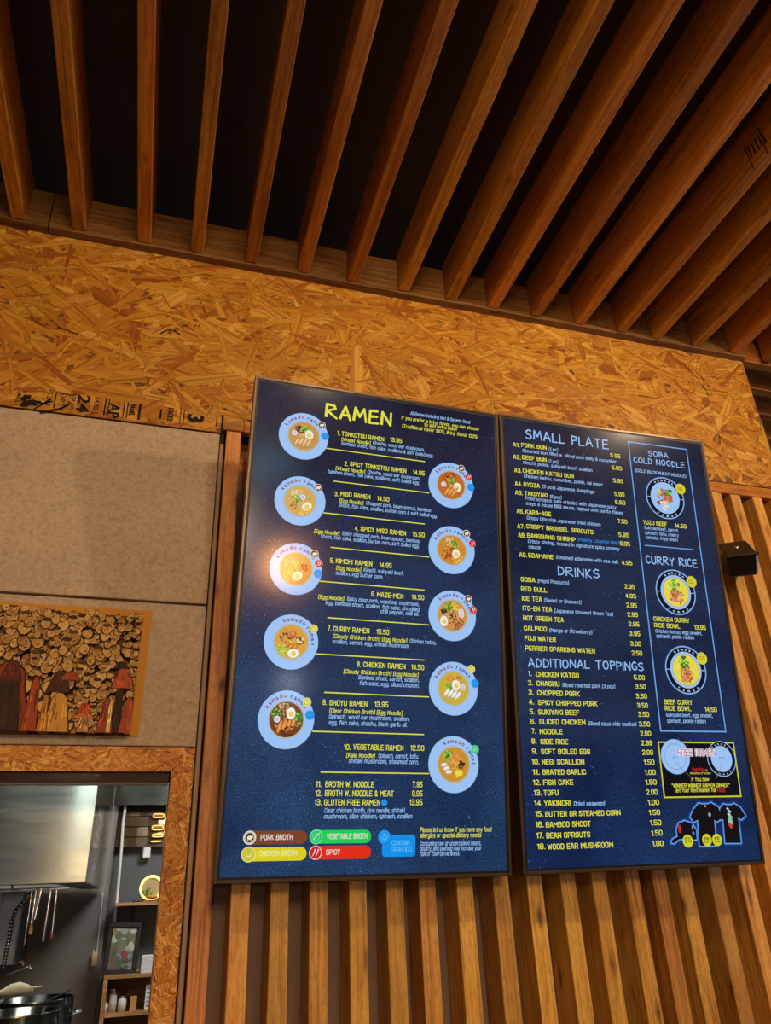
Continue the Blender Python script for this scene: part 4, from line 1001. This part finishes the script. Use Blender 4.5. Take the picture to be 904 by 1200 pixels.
            q.disk(bu,bv,15.6,lin((222,210,50)),26); q.text(nm,bu-8.5,bu+9,bv+5,10,lin((70,64,20)),0)
            q.build('dish_picture',sp)
        q=Pr(); q.z=.0010; q.poly([(377,830),(597,830),(597,957),(377,957)],lin((12,14,24))); q.rect(376,829,598,958,3.4,lin((214,208,50)))
        u,v=421.6,864; q.disk(u,v,41,lin((110,165,230)),40); q.disk(u,v,40,PLATE,40); q.ring(u,v,29,29.9,lin((90,110,150)),36); q.arc('kamado ramen',u,v,32,120,62,3,lin((90,80,110)),0); q.text('you win',u-9,u+9,v+3,4.5,lin((70,80,120)),0); q.line([(u,v+12),(u+12,v+28),(u+36,v+45)],1,lin((120,110,90)))
        u,v=554.5,869; q.disk(u,v,42,lin((150,195,245)),40); q.disk(u,v,40,lin((14,16,26)),40); q.disk(u,v,31,PLATE,40); q.arc('kamado',u,v,33.5,130,50,4.6,lin((225,232,245)),.02); q.arc('ramen',u,v,38,235,305,4.6,lin((225,232,245)),.02,True); q.text('you win',u-8,u+10,v-1,4.5,lin((70,80,120)),0); q.line([(u-4,v+8),(u-5,v+20),(u-24,v+46)],1,lin((150,150,110)))
        q.build('free_bowl_offer',sp)
        q=Pr(); q.z=.0010
        sh1=[(471,971),(480,973),(498,973),(507,970),(526,980.6),(534,1003),(516,1013),(509.4,1008),(508.5,1031),(503,1064.5),(459.7,1064.2),(462,1030.5),(463.5,1007.4),(452,1011.5),(443,1001),(455,984)]
        sh2=[(542,973.5),(552,976),(565,976),(573,973),(589,981.6),(601,1001),(588,1009),(579,1005),(578.6,1033),(577.5,1061),(532.2,1060),(534.2,1032),(535.5,1008),(527,1008),(530,984)]
        cp=[(402,1043),(401,1027),(409,1014),(426,1009),(445,1015),(455,1030),(453.5,1050),(441,1050.5),(419,1047.5),(405,1048.5),(389,1057),(382,1055),(388,1048)]
        for wd,c in ((11,(22,60,130)),(7.5,(50,110,205)),(4,(110,170,245))):
            for s_ in (sh2,sh1,cp): q.line(s_+[s_[0],s_[1]],wd,lin(c))
        for s_ in (sh2,sh1,cp): q.poly(s_,lin((18,16,20)))
        q.disk(409.7,1026,4,lin((190,50,50)),8,10,.1); q.disk(446,1024,2.5,lin((110,150,190)),8,6); q.disk(446.5,1036,3.4,lin((120,130,210)),8)
        q.disk(489,977,3,lin((210,120,110)),8); q.disk(498.3,996.5,3.8,lin((150,180,225)),10,5)
        for a,b,w_ in ((552,984,3),(556,990,4),(554,997,4),(557,1003,5),(555,1009,5),(556,1014,6)): q.disk(a,b,w_*1.3,lin((150,196,170) if b>1000 else (190,210,225)),8,w_*.8,.3)
        q.poly([(548,1018),(564,1018),(560,1026),(556,1029),(551,1026)],lin((196,70,64)))
        for u,v,r in ((428.5,1053,14),(482,1052,13.5),(510.3,1052.4,13.5)): q.disk(u,v,r,lin((212,214,46)),24)
        q.build('clothing_pictures',sp)
    props(LAST.build('caption_lettering',sp),kind='stuff')
# ---------------------------------------------------------------- poster (generic stand-in artwork)
pc=at(179,716,1,WY); pb=at(161,863,1,WY)
px1=pc.x; pz1=pc.z; pz0=(pb.z); px0=-.86
t=props(empty('poster',(0,0,0)),'gold-bordered brown poster of crowded rounded shapes on the stucco panel','poster')
m=MB(); m.box((px0,WY-.0004,pz0),(px1,WY+.0019,pz1)); m.build('paper',plain('gold_paper',(204,142,40),.7),t)
m=MB(); rnd=random.Random(11); yy=[WY-.0008]
def pp(pts,c):
    yy[0]-=.000002
    xa,xb,za,zb=px0+.02,px1-.0185,pz0+.0005,pz1-.016
    q=[(min(max(x,xa),xb),yy[0],min(max(z,za),zb)) for x,z in pts]
    if max(a[0] for a in q)-min(a[0] for a in q)<.001 or max(a[2] for a in q)-min(a[2] for a in q)<.001: return
    m.poly(q,0,lin(c))
def ov(x,z,a,b,c,n=10,rot=0,jit=.1):
    pp([(x+a*(1+rnd.uniform(-jit,jit))*math.cos(-k*6.283/n+rot),z+b*(1+rnd.uniform(-jit,jit))*math.sin(-k*6.283/n+rot)) for k in range(n)][::-1],c)
pp([(px0+.02,pz0),(px1-.0185,pz0),(px1-.0185,pz1-.016),(px0+.02,pz1-.016)],(112,76,36))
W_=px1-px0
for k in range(2600):
    x=rnd.uniform(px0+.02,px1-.02); f=(x-px0)/W_; z=rnd.uniform(pz0,pz1-.02); r=(.021-.0135*f)*rnd.uniform(.5,1.1)
    base=rnd.choice([(204,160,90),(186,140,72),(216,176,108),(170,124,62),(196,150,84)])
    ov(x,z,r*1.12,r*1.3,(66,42,22)); ov(x,z,r*.98,r*1.14,(216,182,120)); ov(x,z,r*.86,r*1.02,base)
    for j in range(3): ov(x+rnd.uniform(-.5,.5)*r,z+rnd.uniform(-.6,.6)*r,r*rnd.uniform(.12,.35),r*rnd.uniform(.06,.2),rnd.choice([(96,62,32),(140,98,50),(110,74,38),(232,196,130)]),6)
    if rnd.random()<.45: ov(x,z+r*.8,r*.95,r*.42,rnd.choice([(60,40,24),(92,60,30),(150,106,50)]),8)
def drape(ax,az,w2,h2,c,tilt=0.,flare=.5):
    def E(u,v): return (ax+w2*u*(1-flare*.6*(v+1)/2)+tilt*v*w2, az+h2*v)
    out=[E(-1,-1),E(-.5,-1.04),E(0,-.97),E(.6,-1.03),E(1,-1),E(.95,-.3),E(.8,.3),E(.75,.75),E(.3,1),E(-.3,1),E(-.7,.7),E(-.75,.2),E(-.95,-.4)]
    pp([(x+(x-ax)*.10,z+(z-az)*.05) for x,z in out],(40,26,16)); pp(out,c)
    for j in range(9):
        u=rnd.uniform(-.8,.8); v0=rnd.uniform(-.95,.2); v1=v0+rnd.uniform(.3,.8); v1=min(v1,.95); k=rnd.choice([.55,.7,1.3,1.5]); cc=tuple(min(255,int(q*k)) for q in c)
        a,b=E(u,v0),E(u*.9,v1); d=.0012; pp([(a[0]-d,a[1]),(a[0]+d,a[1]),(b[0]+d*.5,b[1]),(b[0]-d*.5,b[1])],cc)
for q in ((-.305,.385,.052,.072,(140,60,34)),(-.30,.375,.030,.064,(58,34,24)),(-.30,.44,.020,.022,(92,44,28)),(-.37,.42,.038,.105,(44,30,24)),(-.385,.50,.040,.022,(156,56,28)),(-.25,.372,.014,.056,(158,72,40)),
          (-.205,.42,.022,.022,(72,42,28)),(-.185,.432,.020,.008,(160,70,36)),(-.20,.355,.026,.040,(206,150,66)),(-.225,.352,.010,.038,(178,124,52)),
          (-.148,.364,.014,.012,(168,66,32)),(-.148,.350,.022,.005,(200,120,66)),(-.146,.334,.012,.018,(176,130,80)),
          (-.082,.372,.011,.058,(56,34,26)),(-.104,.350,.015,.036,(150,68,38)),(-.060,.352,.015,.038,(158,74,42)),(-.078,.432,.022,.022,(172,84,48)),(-.084,.46,.014,.008,(52,36,26)),(-.096,.352,.004,.036,(214,184,110)),(-.60,.42,.09,.10,(124,44,26)),(-.74,.40,.06,.09,(60,40,28))):
    drape(*q)
m.build('picture',M['ink'],t)
# ---------------------------------------------------------------- small tilted box beside the right screen
t=props(empty('wall_sensor_box',(1.628,1.652,.850)),'small dark metal box tilted down on the slats beside the right menu screen','wall fixture')
ro=(math.radians(-38),0,math.radians(-6))
RX=Matrix.Rotation(math.radians(-30),4,'Z')@Matrix.Rotation(math.radians(44),4,'X')
m=MB(); hw,hd,hh=.043,.055,.036
m.box((-hw,-hd,-hh),(hw,hd,hh),0,.006,RX); h=m.build('housing',M['bronze'],t)
m=MB(); m.box((-hw-.0015,-hd-.008,hh-.003),(hw+.0015,-hd+.006,hh+.0015),0,.001,RX); m.build('visor',M['bronze'],t)
m=MB(); m.box((-hw+.007,-hd-.0015,-hh+.008),(hw-.007,-hd+.002,hh-.008),0,.001,RX); m.build('front_window',M['black'],t)
m=MB(); m.lathe((0,0,0),[(.001,hh+.006),(.006,hh+.005),(.008,hh)],10); 
for i in range(len(m.v)): m.v[i]=tuple(RX@Vector(m.v[i]))
m.build('screw',M['chrome'],t)
m=MB(); m.box((-.012,.0,-.02),(.012,.0675,.02)); m.build('bracket',M['black_dull'],t)
# ---------------------------------------------------------------- kitchen seen through the hatch
KY=4.0
m=MB()
m.box((-2.6,KY-.05,-EYE),(-.13,KY+.1,1.0)); m.box((-.13,KY+.02,-EYE),(.9,KY+.1,1.0),1)
m.build('wall_kitchen',[M['kitchen_wall'],M['kitchen_wall_dark']],kind='structure')
m=MB(); m.box((.9,1.905,-EYE),(1.0,KY+.1,1.0)); m.build('wall_kitchen_right',M['kitchen_wall_dark'],kind='structure')
m=MB(); m.box((-2.7,1.905,-EYE),(-2.6,KY+.1,1.0)); m.build('wall_kitchen_left',M['kitchen_wall'],kind='structure')
m=MB(); m.box((-2.6,1.905,.98),(.9,KY,1.02)); m.build('ceiling_kitchen',M['kitchen_wall'],kind='structure')
# range hood
t=props(empty('range_hood',(0,0,0)),'large stainless range hood hanging in the kitchen behind the hatch','hood')
hx,hy=-.155,2.6; hz0=at(98,1034,1,hy).z; hz1=.62
m=MB(); m.box((-1.7,hy,hz0),(hx,hy+.012,hz1),0,.001); m.build('front_panel',M['steel'],t)
m=MB(); m.box((hx-.012,hy+.0125,hz0),(hx,3.93,hz1),0,.001); m.build('side_panel',M['mirror_steel'],t)
m=MB(); m.box((-1.69,hy+.013,hz0),(hx-.0125,hy+.06,hz0+.012)); m.box((hx-.09,hy+.06,hz0),(hx-.0125,3.9,hz0+.012)); m.box((-1.69,hy+.06,hz0+.03),(hx-.09,3.9,hz0+.04)); m.build('lower_rim',M['steel'],t)
m=MB(); y=hy+.2
for k in range(9): m.box((-1.6+k*.16,y,hz0+.012),(-1.46+k*.16,y+.5,hz0+.029))
m.build('grease_filters',M['mirror_steel'],t,kind='stuff')
m=MB(); m.tube([(-1.6,hy+.09,hz0-.012),(hx-.05,hy+.09,hz0-.012)],.004,8); 
for x in (-.36,-.2): m.tube([(x,hy+.09,hz0-.012),(x,hy+.04,hz0+.002)],.003,6)
m.build('utensil_rail',M['chrome'],t)
# stainless bulkhead strip and wavy wall cladding
a=at(115,922,1,3.9); b=at(198,943,1,3.9)
t=props(empty('bulkhead_strip',(0,0,0)),'plain stainless strip high on the kitchen wall right of the hood','bulkhead')
m=MB(); m.box((-.152,3.9,b.z),(.85,3.925,.62),0,.001); m.build('face',M['steel'],t)
amber=plain('amber_glow_back',(150,112,62),.3,.4)  # backing tone behind the painted cladding reflections
z1=at(160,945,1,3.96).z; z0=at(160,993,1,3.96).z
t=props(empty('wall_cladding',(0,0,0)),'glossy brown wall cladding boards with added warm reflections, under the stainless strip','cladding')
n=4; hh=(z1-z0)/n
for k in range(n):
    m=MB(); N=22
    zA=z0+k*hh+.002; zB=z0+(k+1)*hh-.001
    for i in range(N):
        xa=-.126+i*1.0/N; xb=-.126+(i+1)*1.0/N; fa=.0015*math.sin(xa*60+k); fb=.0015*math.sin(xb*60+k)
        m.poly([(xa,3.965+fa,zA),(xb,3.965+fb,zA),(xb,3.972+fb,zB),(xa,3.972+fa,zB)])
    m.box((-.126,3.975,zA),(.874,3.99,zB)); m.build('board',M['brown_gloss'],t)
for k,(px,py,w_,h_) in enumerate(((186,956,.052,.020),(185,970,.054,.022),(185,979,.052,.014),(183,986,.046,.005))):  # glowing shapes added where the cladding only mirrors warm light
    c=at(px,py,1,3.955); q=props(empty('cladding_glow',(c.x,c.y,c.z)),'oblong glowing shape added as a warm reflection in the glossy cladding, '+('topmost of four','second from the top of four','third from the top of four','thin lowest of four')[k],'lamp','warm reflections added on the cladding')
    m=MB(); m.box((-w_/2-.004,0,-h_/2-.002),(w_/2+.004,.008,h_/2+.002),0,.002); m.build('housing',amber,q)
    m=MB(); m.tube([(w_/2*.92*(abs(math.cos(a_))**.5)*(1 if math.cos(a_)>=0 else -1),-.002,h_/2*.85*(abs(math.sin(a_))**.6)*(1 if math.sin(a_)>=0 else -1)) for a_ in [j*math.pi/10 for j in range(21)]],min(.0022,h_*.3),6,cap=False); m.build('lens',M['warm_reflection'],q)  # outline of the mirrored glow, made to shine by itself
# white conduit down the corner
m=MB(); ps=[]
for (px,py) in ((147,944),(145,965),(143,992),(138,1040),(132,1100),(128,1140)):
    c=at(px,py,1,3.94); ps.append((c.x+.003*math.sin(py*.2),c.y,c.z))
m.tube(ps,.0065,8); props(m.build('conduit',M['white_pl']),'white conduit running down the kitchen wall corner','conduit')
# little white box on the wall
c=at(172,999,1,4.0); t=props(empty('wall_speaker',(c.x,c.y,c.z)),'small white speaker box high on the blue-grey kitchen wall','speaker')
m=MB(); m.box((-.017,-.03,-.026),(.017,.019,.026),0,.003); m.build('case',M['white_pl'],t); m=MB(); m.box((-.013,-.032,-.021),(.013,-.029,.021),0,.001); m.build('grille',M['paper'],t)
# upper shelf with ring lamp, plant and oddments
SY=3.85
a=at(135,1060,1,SY); b=at(190,1057,1,SY)
t=props(empty('upper_shelf',(0,0,0)),'thin wooden shelf under the glowing ring lamp in the kitchen','shelf')
m=MB(); m.box((a.x,SY-.03,a.z-.008),(.5,4.019,a.z+.006),0,.001); m.build('shelf_board',M['shelfwood'],t)
c=at(154,1070,1,3.9); m=MB(); m.box((c.x-.007,3.93,c.z-.10),(c.x+.007,4.019,a.z-.0085)); m.build('bracket',M['black_dull'],t)
c=at(178,1036,1,3.84); r=.046; t=props(empty('ring_lamp',(c.x,c.y,a.z+.0065)),'round glowing ring lamp with a small plant arrangement on the upper shelf','lamp')
m=MB(); m.tube([(r*math.cos(k*math.pi/14),0,r+.008+r*math.sin(k*math.pi/14)) for k in range(29)],.0052,8,cap=False); m.build('glowing_ring',M['ring_glow'],t)
m=MB(); m.box((-.03,-.015,0),(.03,.015,.006),0,.002); m.build('base',M['shelfwood'],t)
m=MB(); n=20; m.poly([(r*.93*math.cos(k*2*math.pi/n),.006,r+.008+r*.93*math.sin(k*2*math.pi/n)) for k in range(n)]); m.poly([(r*.93*math.cos(-k*2*math.pi/n),.0065,r+.008+r*.93*math.sin(-k*2*math.pi/n)) for k in range(n)]); m.build('backing_disc',plain('tan_disc',(170,150,110),.7),t)
m=MB(); rnd=random.Random(2)
for k in range(14):
    a2=rnd.uniform(.3,2.6); L=rnd.uniform(.015,.036); x,z=-.018+L*math.cos(a2)*.7,.014+L*math.sin(a2); m.tube([(-.014,-.004,.012),(x,-.006+rnd.uniform(-.008,.004),z)],.0008,4); m.poly([(x,-.008,z),(x+.006,-.009,z+.004),(x+.002,-.008,z+.010),(x-.004,-.008,z+.005)])
m.build('leaves',plain('green_leaf',(90,130,50),.6),t)
m=MB(); m.lathe((.006,-.006,.008),[(.003,0),(.022,.004),(.026,.012),(.016,.016),(.003,.018)],14); m.build('orange_bowl',plain('orange_glaze',(214,140,50),.4),t)
for k,(px,w_,h_) in enumerate(((157,.012,.006),(163,.014,.005),(169,.02,.009))):
    c=at(px,1055,1,3.84); m=MB(); m.lathe((0,0,0),[(.002,0),(w_/2,0),(w_/2,h_),(.002,h_+.001)],10); o=m.build('dark_dish',M['black_dull'],None,(c.x,c.y,a.z+.0065)); props(o,('smallest dark dish at the left end of the upper shelf','dark dish in the middle of the three on the upper shelf','dark dish nearest the ring lamp on the upper shelf')[k],'dish','dark dishes on the upper shelf')
# shelf cabinet with picture, papers, bottles
CY=3.72
tl=at(122,1144,1,CY); c2=at(150,1187,1,CY)
t=props(empty('shelf_cabinet',(0,0,0)),'open plywood shelf cabinet below the black picture frame in the kitchen','cabinet')
m=MB(); m.box((tl.x,CY,tl.z-.013),(.6,4.018,tl.z),0,.001); m.build('top_board',M['shelfwood'],t)
m=MB(); m.box((tl.x,CY,-1.2),(tl.x+.017,4.018,tl.z-.0135),0,.001); m.build('side_board',M['shelfwood'],t)
m=MB(); m.box((tl.x+.0175,CY+.005,c2.z-.012),(.6,4.018,c2.z),0,.001); m.build('shelf_board',M['shelfwood'],t)
m=MB(); m.box((tl.x+.0175,4.0,-1.2),(.6,4.018,tl.z-.0135)); m.build('back_board',M['ledger'],t)
# picture frame
A=at(128,1081,1,CY+.05); B=at(167,1077,1,CY+.05); fw,fh=B.x-A.x,(A.z-tl.z)
t=props(empty('picture_frame',(A.x-.006,CY+.05,tl.z+.0005)),'black picture frame holding a hazy collage, standing on the cabinet top','picture'); t.rotation_euler=(math.radians(-5),math.radians(2.5),0)
m=MB(); e=.018
for q in (((0,0,0),(fw,.014,e)),((0,0,fh-e),(fw,.014,fh)),((0,0,e),(e,.014,fh-e)),((fw-e,0,e),(fw,.014,fh-e))): m.box(q[0],q[1],0,.002)
m.build('frame',M['black'],t)
m=MB(); rnd=random.Random(8); m.poly([(e,.008,e),(fw-e,.008,e),(fw-e,.008,fh-e),(e,.008,fh-e)],0,lin((104,104,92)))
for k in range(60):
    x,z=rnd.uniform(e,fw-e),rnd.uniform(e,fh-e); r1,r2=rnd.uniform(.006,.02),rnd.uniform(.006,.018); f=z/fh
    cc=rnd.choice([(150,156,146),(120,120,100),(96,110,76),(150,120,90),(180,186,180)] if f>.45 else [(90,80,70),(70,100,60),(60,52,50),(110,90,80),(130,140,150)])
    m.poly([(min(max(x+r1*math.cos(a_),e),fw-e),.0078-.00002*k,min(max(z+r2*math.sin(a_),e),fh-e)) for a_ in [j*6.283/7 for j in range(7)]],0,lin(cc))
m.poly([(fw*.52,.006,fh*.34),(fw*.62,.006,fh*.34),(fw*.64,.006,fh*.42),(fw*.55,.006,fh*.45)],0,lin((190,40,40)))
m.build('collage',M['ink'],t)
# stack of papers / white tub
c=at(172,1139,1,CY+.06); o=MB()
t=props(empty('paper_stack',(c.x,CY+.05,tl.z)),'stack of white paper plates beside the black picture frame','plates')
m=MB(); 
for k in range(12): m.box((-.026+.001*(k%3),-.03,.0005+k*.0052),(.05,.03,.0048+k*.0052),0,.0008)
m.build('plates',M['paper'],t,kind='stuff')
# bottles and boxes on the cabinet's inner shelf
def bottle(px,h,r,label,tip):
    c=at(px,1187,1,CY+.06); t=props(empty('sanitizer_bottle',(c.x,CY+.06,c2.z)),label,'bottle','white bottles on the cabinet shelf')
    m=MB(); m.lathe((0,0,0),[(.001,0),(r,0),(r,h*.68),(r*.85,h*.78),(r*.42,h*.84),(r*.42,h*.88),(.001,h*.88)],16); m.build('body',M['white_pl'],t)
    m=MB(); m.lathe((0,0,h*.88),[(r*.45,0),(r*.45,h*.06),(.001,h*.07)],10)
    if tip: m.box((-r*.9,-.003,h*.95),(r*.3,.003,h*1.0)); m.tube([(0,0,h*.94),(0,0,h*.99)],.002,6)
    m.build('pump_cap' if tip else 'cap',M['white_pl'],t)
bottle(131,.080,.015,'taller white bottle with pump top at the left of the cabinet shelf',True); bottle(142,.056,.017,'shorter white bottle to the right of the pump bottle',False); bottle(122.7,.04,.010,'smallest white bottle against the cabinet side board',False)
c=at(155,1187,1,CY+.05); m=MB(); m.box((-.013,-.012,0),(.013,.012,.052),0,.001); props(m.build('cardboard_box',M['tan'],None,(c.x,CY+.05,c2.z)),'small upright tan box beside the white bottles','box')
c=at(143,1175,1,CY+.10); t=props(empty('figurine',(c.x,CY+.12,c2.z+.001)),'small dark maroon pointed ornament behind the white bottles','ornament')
m=MB(); m.lathe((0,0,0),[(.001,0),(.014,0),(.011,.03),(.004,.045),(.012,.055),(.002,.085)],10); m.build('body',plain('maroon',(70,30,34),.5),t)
m=MB(); m.box((-.03,-.003,.045),(.03,.003,.055),0,.002); m.build('arms',plain('maroon2',(96,60,66),.5),t)
c=at(172,1186,1,CY+.05); t=props(empty('white_carton',(c.x,CY+.05,c2.z+.001)),'tall white carton at the right of the cabinet shelf','box')
m=MB(); m.box((-.012,-.02,0),(.022,.02,.09),0,.001); m.build('carton',M['paper'],t); m=MB(); [m.box((-.006,-.0206,.012+k*.015),(.012,-.0199,.018+k*.015)) for k in range(5)]; m.build('print_marks',plain('grey_print',(120,124,134),.8),t,kind='stuff')
# pull cord with tag
c=at(111,1122,1,3.93); tp=at(121,1046,1,3.93)
t=props(empty('pull_cord',(c.x,c.y,c.z)),'cream tag hanging on a thin white cord against the grey kitchen wall','cord')
m=MB(); m.tube([(tp.x-c.x,0,tp.z-c.z),(.006,0,.03)],.0012,5); m.build('cord',M['white_pl'],t)
m=MB(); m.box((-.011,-.005,-.032),(.011,.0,.020),0,.002); m.box((-.009,-.004,.020),(-.004,-.001,.030)); m.box((.004,-.004,.020),(.009,-.001,.030)); m.build('tag',plain('cream_tag',(206,190,150),.7),t)
# hanging utensils
UY=2.68; RK=1.5
def ladle(name,label,px0,px1,py1,rad,mat,kind,tipm=None):
    a=at(px0,1038,1,UY); z0=hz0-.012; b=at(px1,py1,1,UY)
    t=props(empty(name,(a.x,hy+.09,z0)),label,'utensil','utensils hanging under the hood'); d=Vector((b.x-a.x,0,b.z-z0)); 
    m=MB(); m.tube([(0,0,-.002),(.003,.004,.004),(0,.007,.003)],.0012,5); m.tube([(0,0,-.002),tuple(d*.92)],rad*RK,8); m.build('handle',M[mat],t)
    m=MB(); e=d
    if kind=='ladle': m.lathe(tuple(e),[(.001,-.012),(.012,-.008),(.018,.004),(.0165,.004),(.010,-.006),(.001,-.009)],14)
    elif kind=='turner': m.box((e.x-.009,-.001,e.z-.018),(e.x+.009,.001,e.z+.012),0,.001)
    elif kind=='brush': m.tube([tuple(d*.9),tuple(d)],.0038,8); m.box((e.x-.004,-.002,e.z-.02),(e.x+.006,.002,e.z),0,.001)
    else: m.tube([tuple(d*.9),tuple(d)],rad*1.4,8)
    m.build('head',tipm or M[mat],t)
ladle('long_ladle','leftmost utensil under the hood, thin rod with a black grip',38,27,1114,.0018,'chrome','rod',M['black'])
ladle('spatula','thick pale blue-steel spatula handle, second from the left under the hood',43,36,1086,.0042,'chrome','brush',M['tan'])
ladle('skimmer','thick steel skimmer handle beside the spatula, third from the left',49,40,1078,.0040,'chrome','rod')
ladle('ladle','long steel ladle handle, fourth from the left under the hood',60,50,1104,.0036,'chrome','rod')
ladle('whisk','rightmost steel handle hanging under the hood, with a reddish tip',67,60,1100,.0032,'chrome','rod',plain('red_tip',(130,70,60),.6))
# faucet hose, backsplash, pots below
t=props(empty('sprayer_hose',(0,0,0)),'flexible steel sprayer hose curving down at the left under the hood','hose')
ps=[tuple(at(a,b,1,2.95)) for a,b in ((39,1044),(28,1056),(18,1068),(14,1080),(11,1098),(7,1118),(4,1134))]
m=MB(); m.tube(ps,.0062,8); 
m.build('hose',M['chrome'],t)
m=MB()
for i in range(len(ps)-1):
    a_,b_=Vector(ps[i]),Vector(ps[i+1]); nn=int((b_-a_).length/.009)
    for k in range(nn):
        q=a_.lerp(b_,(k+.3)/nn); q2=a_.lerp(b_,(k+.7)/nn); m.tube([q,q2],.0076,8)
m.build('hose_rings',M['black_dull'],t,kind='stuff')
a=at(0,1049,1,3.6); b=at(16,1131,1,3.6)
t=props(empty('steel_cabinet',(0,0,0)),'pale stainless cabinet doors behind the sprayer hose at far left','cabinet')
m=MB(); m.box((-1.2,3.6,b.z),(b.x,3.93,a.z+.01),0,.002); m.build('carcass',M['steel_blue'],t)
for k in range(3):
    m=MB(); x1=b.x-.004-k*.075; m.box((x1-.070,3.59,b.z+.004),(x1,3.5995,a.z+.004),0,.001); m.build('door',M['steel_blue'],t)
PYd=2.35
def cyl(name,label,px,py,r,h,mat,cat='pot'):
    c=at(px,py,1,PYd); t=props(empty(name,(c.x,c.y,c.z-h)),label,cat); m=MB()
    m.lathe((0,0,0),[(.001,0),(r*.96,0),(r,.01),(r,h),(r*1.05,h+.004),(r*.97,h+.004),(r*.96,.02),(.001,.012)],32); m.build('body',mat,t); return t
ct=at(20,1200,1,2.3).z-.16
m=MB(); m.box((-1.25,1.96,ct-.04),(.03,2.9,ct),0,.004); t=props(empty('kitchen_counter',(0,0,0)),'stainless kitchen counter under the pots behind the hatch','counter'); m.build('worktop',M['steel'],t)
for x in (-1.2,-.03):
    for y in (2.0,2.8): m=MB(); m.box((x,y,-EYE),(x+.04,y+.04,ct-.0405)); m.build('leg',M['steel'],t)
def pot(name,label,px,py,Y,r,mat):
    c=at(px,py,1,Y); h=c.z-ct; t=props(empty(name,(c.x,Y,ct)),label,'pot'); m=MB()
    m.lathe((0,0,0),[(.001,0),(r*.96,0),(r,.01),(r,h),(r*1.04,h+.004),(r*.97,h+.004),(r*.955,.02),(.001,.012)],36); m.build('body',mat,t)
    for s_ in (-1,1):
        m=MB(); m.tube([(s_*r,0-.02,h*.8),(s_*(r+.022),-.018,h*.8+.004),(s_*(r+.022),.018,h*.8+.004),(s_*r,.02,h*.8)],.003,6); m.build('handle',M['chrome'],t)
    return t,h
pot('stock_pot','big stainless stock pot at the bottom left of the hatch',22,1188,2.30,.092,M['steel'])
pot('stock_pot','taller stainless pot behind the front stock pot',42,1172,2.62,.10,M['steel'])
t=props(empty('strainer_basket',tuple(at(20,1152,1,2.5))),'noodle strainer handles and rods sticking out over the pots','strainer')
o0=at(20,1152,1,2.5)
def rod(m,a,b,r=.0018,Y=2.5):
    p,q=at(a[0],a[1],1,Y)-o0,at(b[0],b[1],1,Y+.03)-o0; m.tube([tuple(p),tuple(q)],r,6)
for a,b in (((4,1131),(26,1127)),((8,1143),(35,1132)),((44,1178),(83,1160)),((60,1183),(84,1173))):
    m=MB(); rod(m,a,b); 
    if b[0]<40: rod(m,b,(b[0]+1,b[1]+3),.003)
    m.build('wire_handle',M['chrome'] if b[0]<40 else M['black_dull'],t)
for a,b,r in (((55,1166),(63,1161),.001),((78,1192),(88,1188),.001),((76,1178),(78,1168),.0025)): m=MB(); rod(m,a,b,r); m.build('hook',M['chrome'],t)
c=at(22,1160,1,2.45); t=props(empty('towel_roll',(c.x,c.y,c.z)),'pale twisted cloth tied round a rod above the pots','cloth')
m=MB(); m.tube([(-.10,0,-.008),(-.04,0,-.003),(-.02,0,.002),(0,0,.004),(.02,0,.001),(.035,0,-.003)],[.005,.006,.012,.014,.010,.003],10); m.tube([(-.01,-.005,.006),(.03,-.006,.003),(.055,0,.004)],.0022,6); m.build('cloth',plain('pale_cloth',(190,190,160),.9),t)
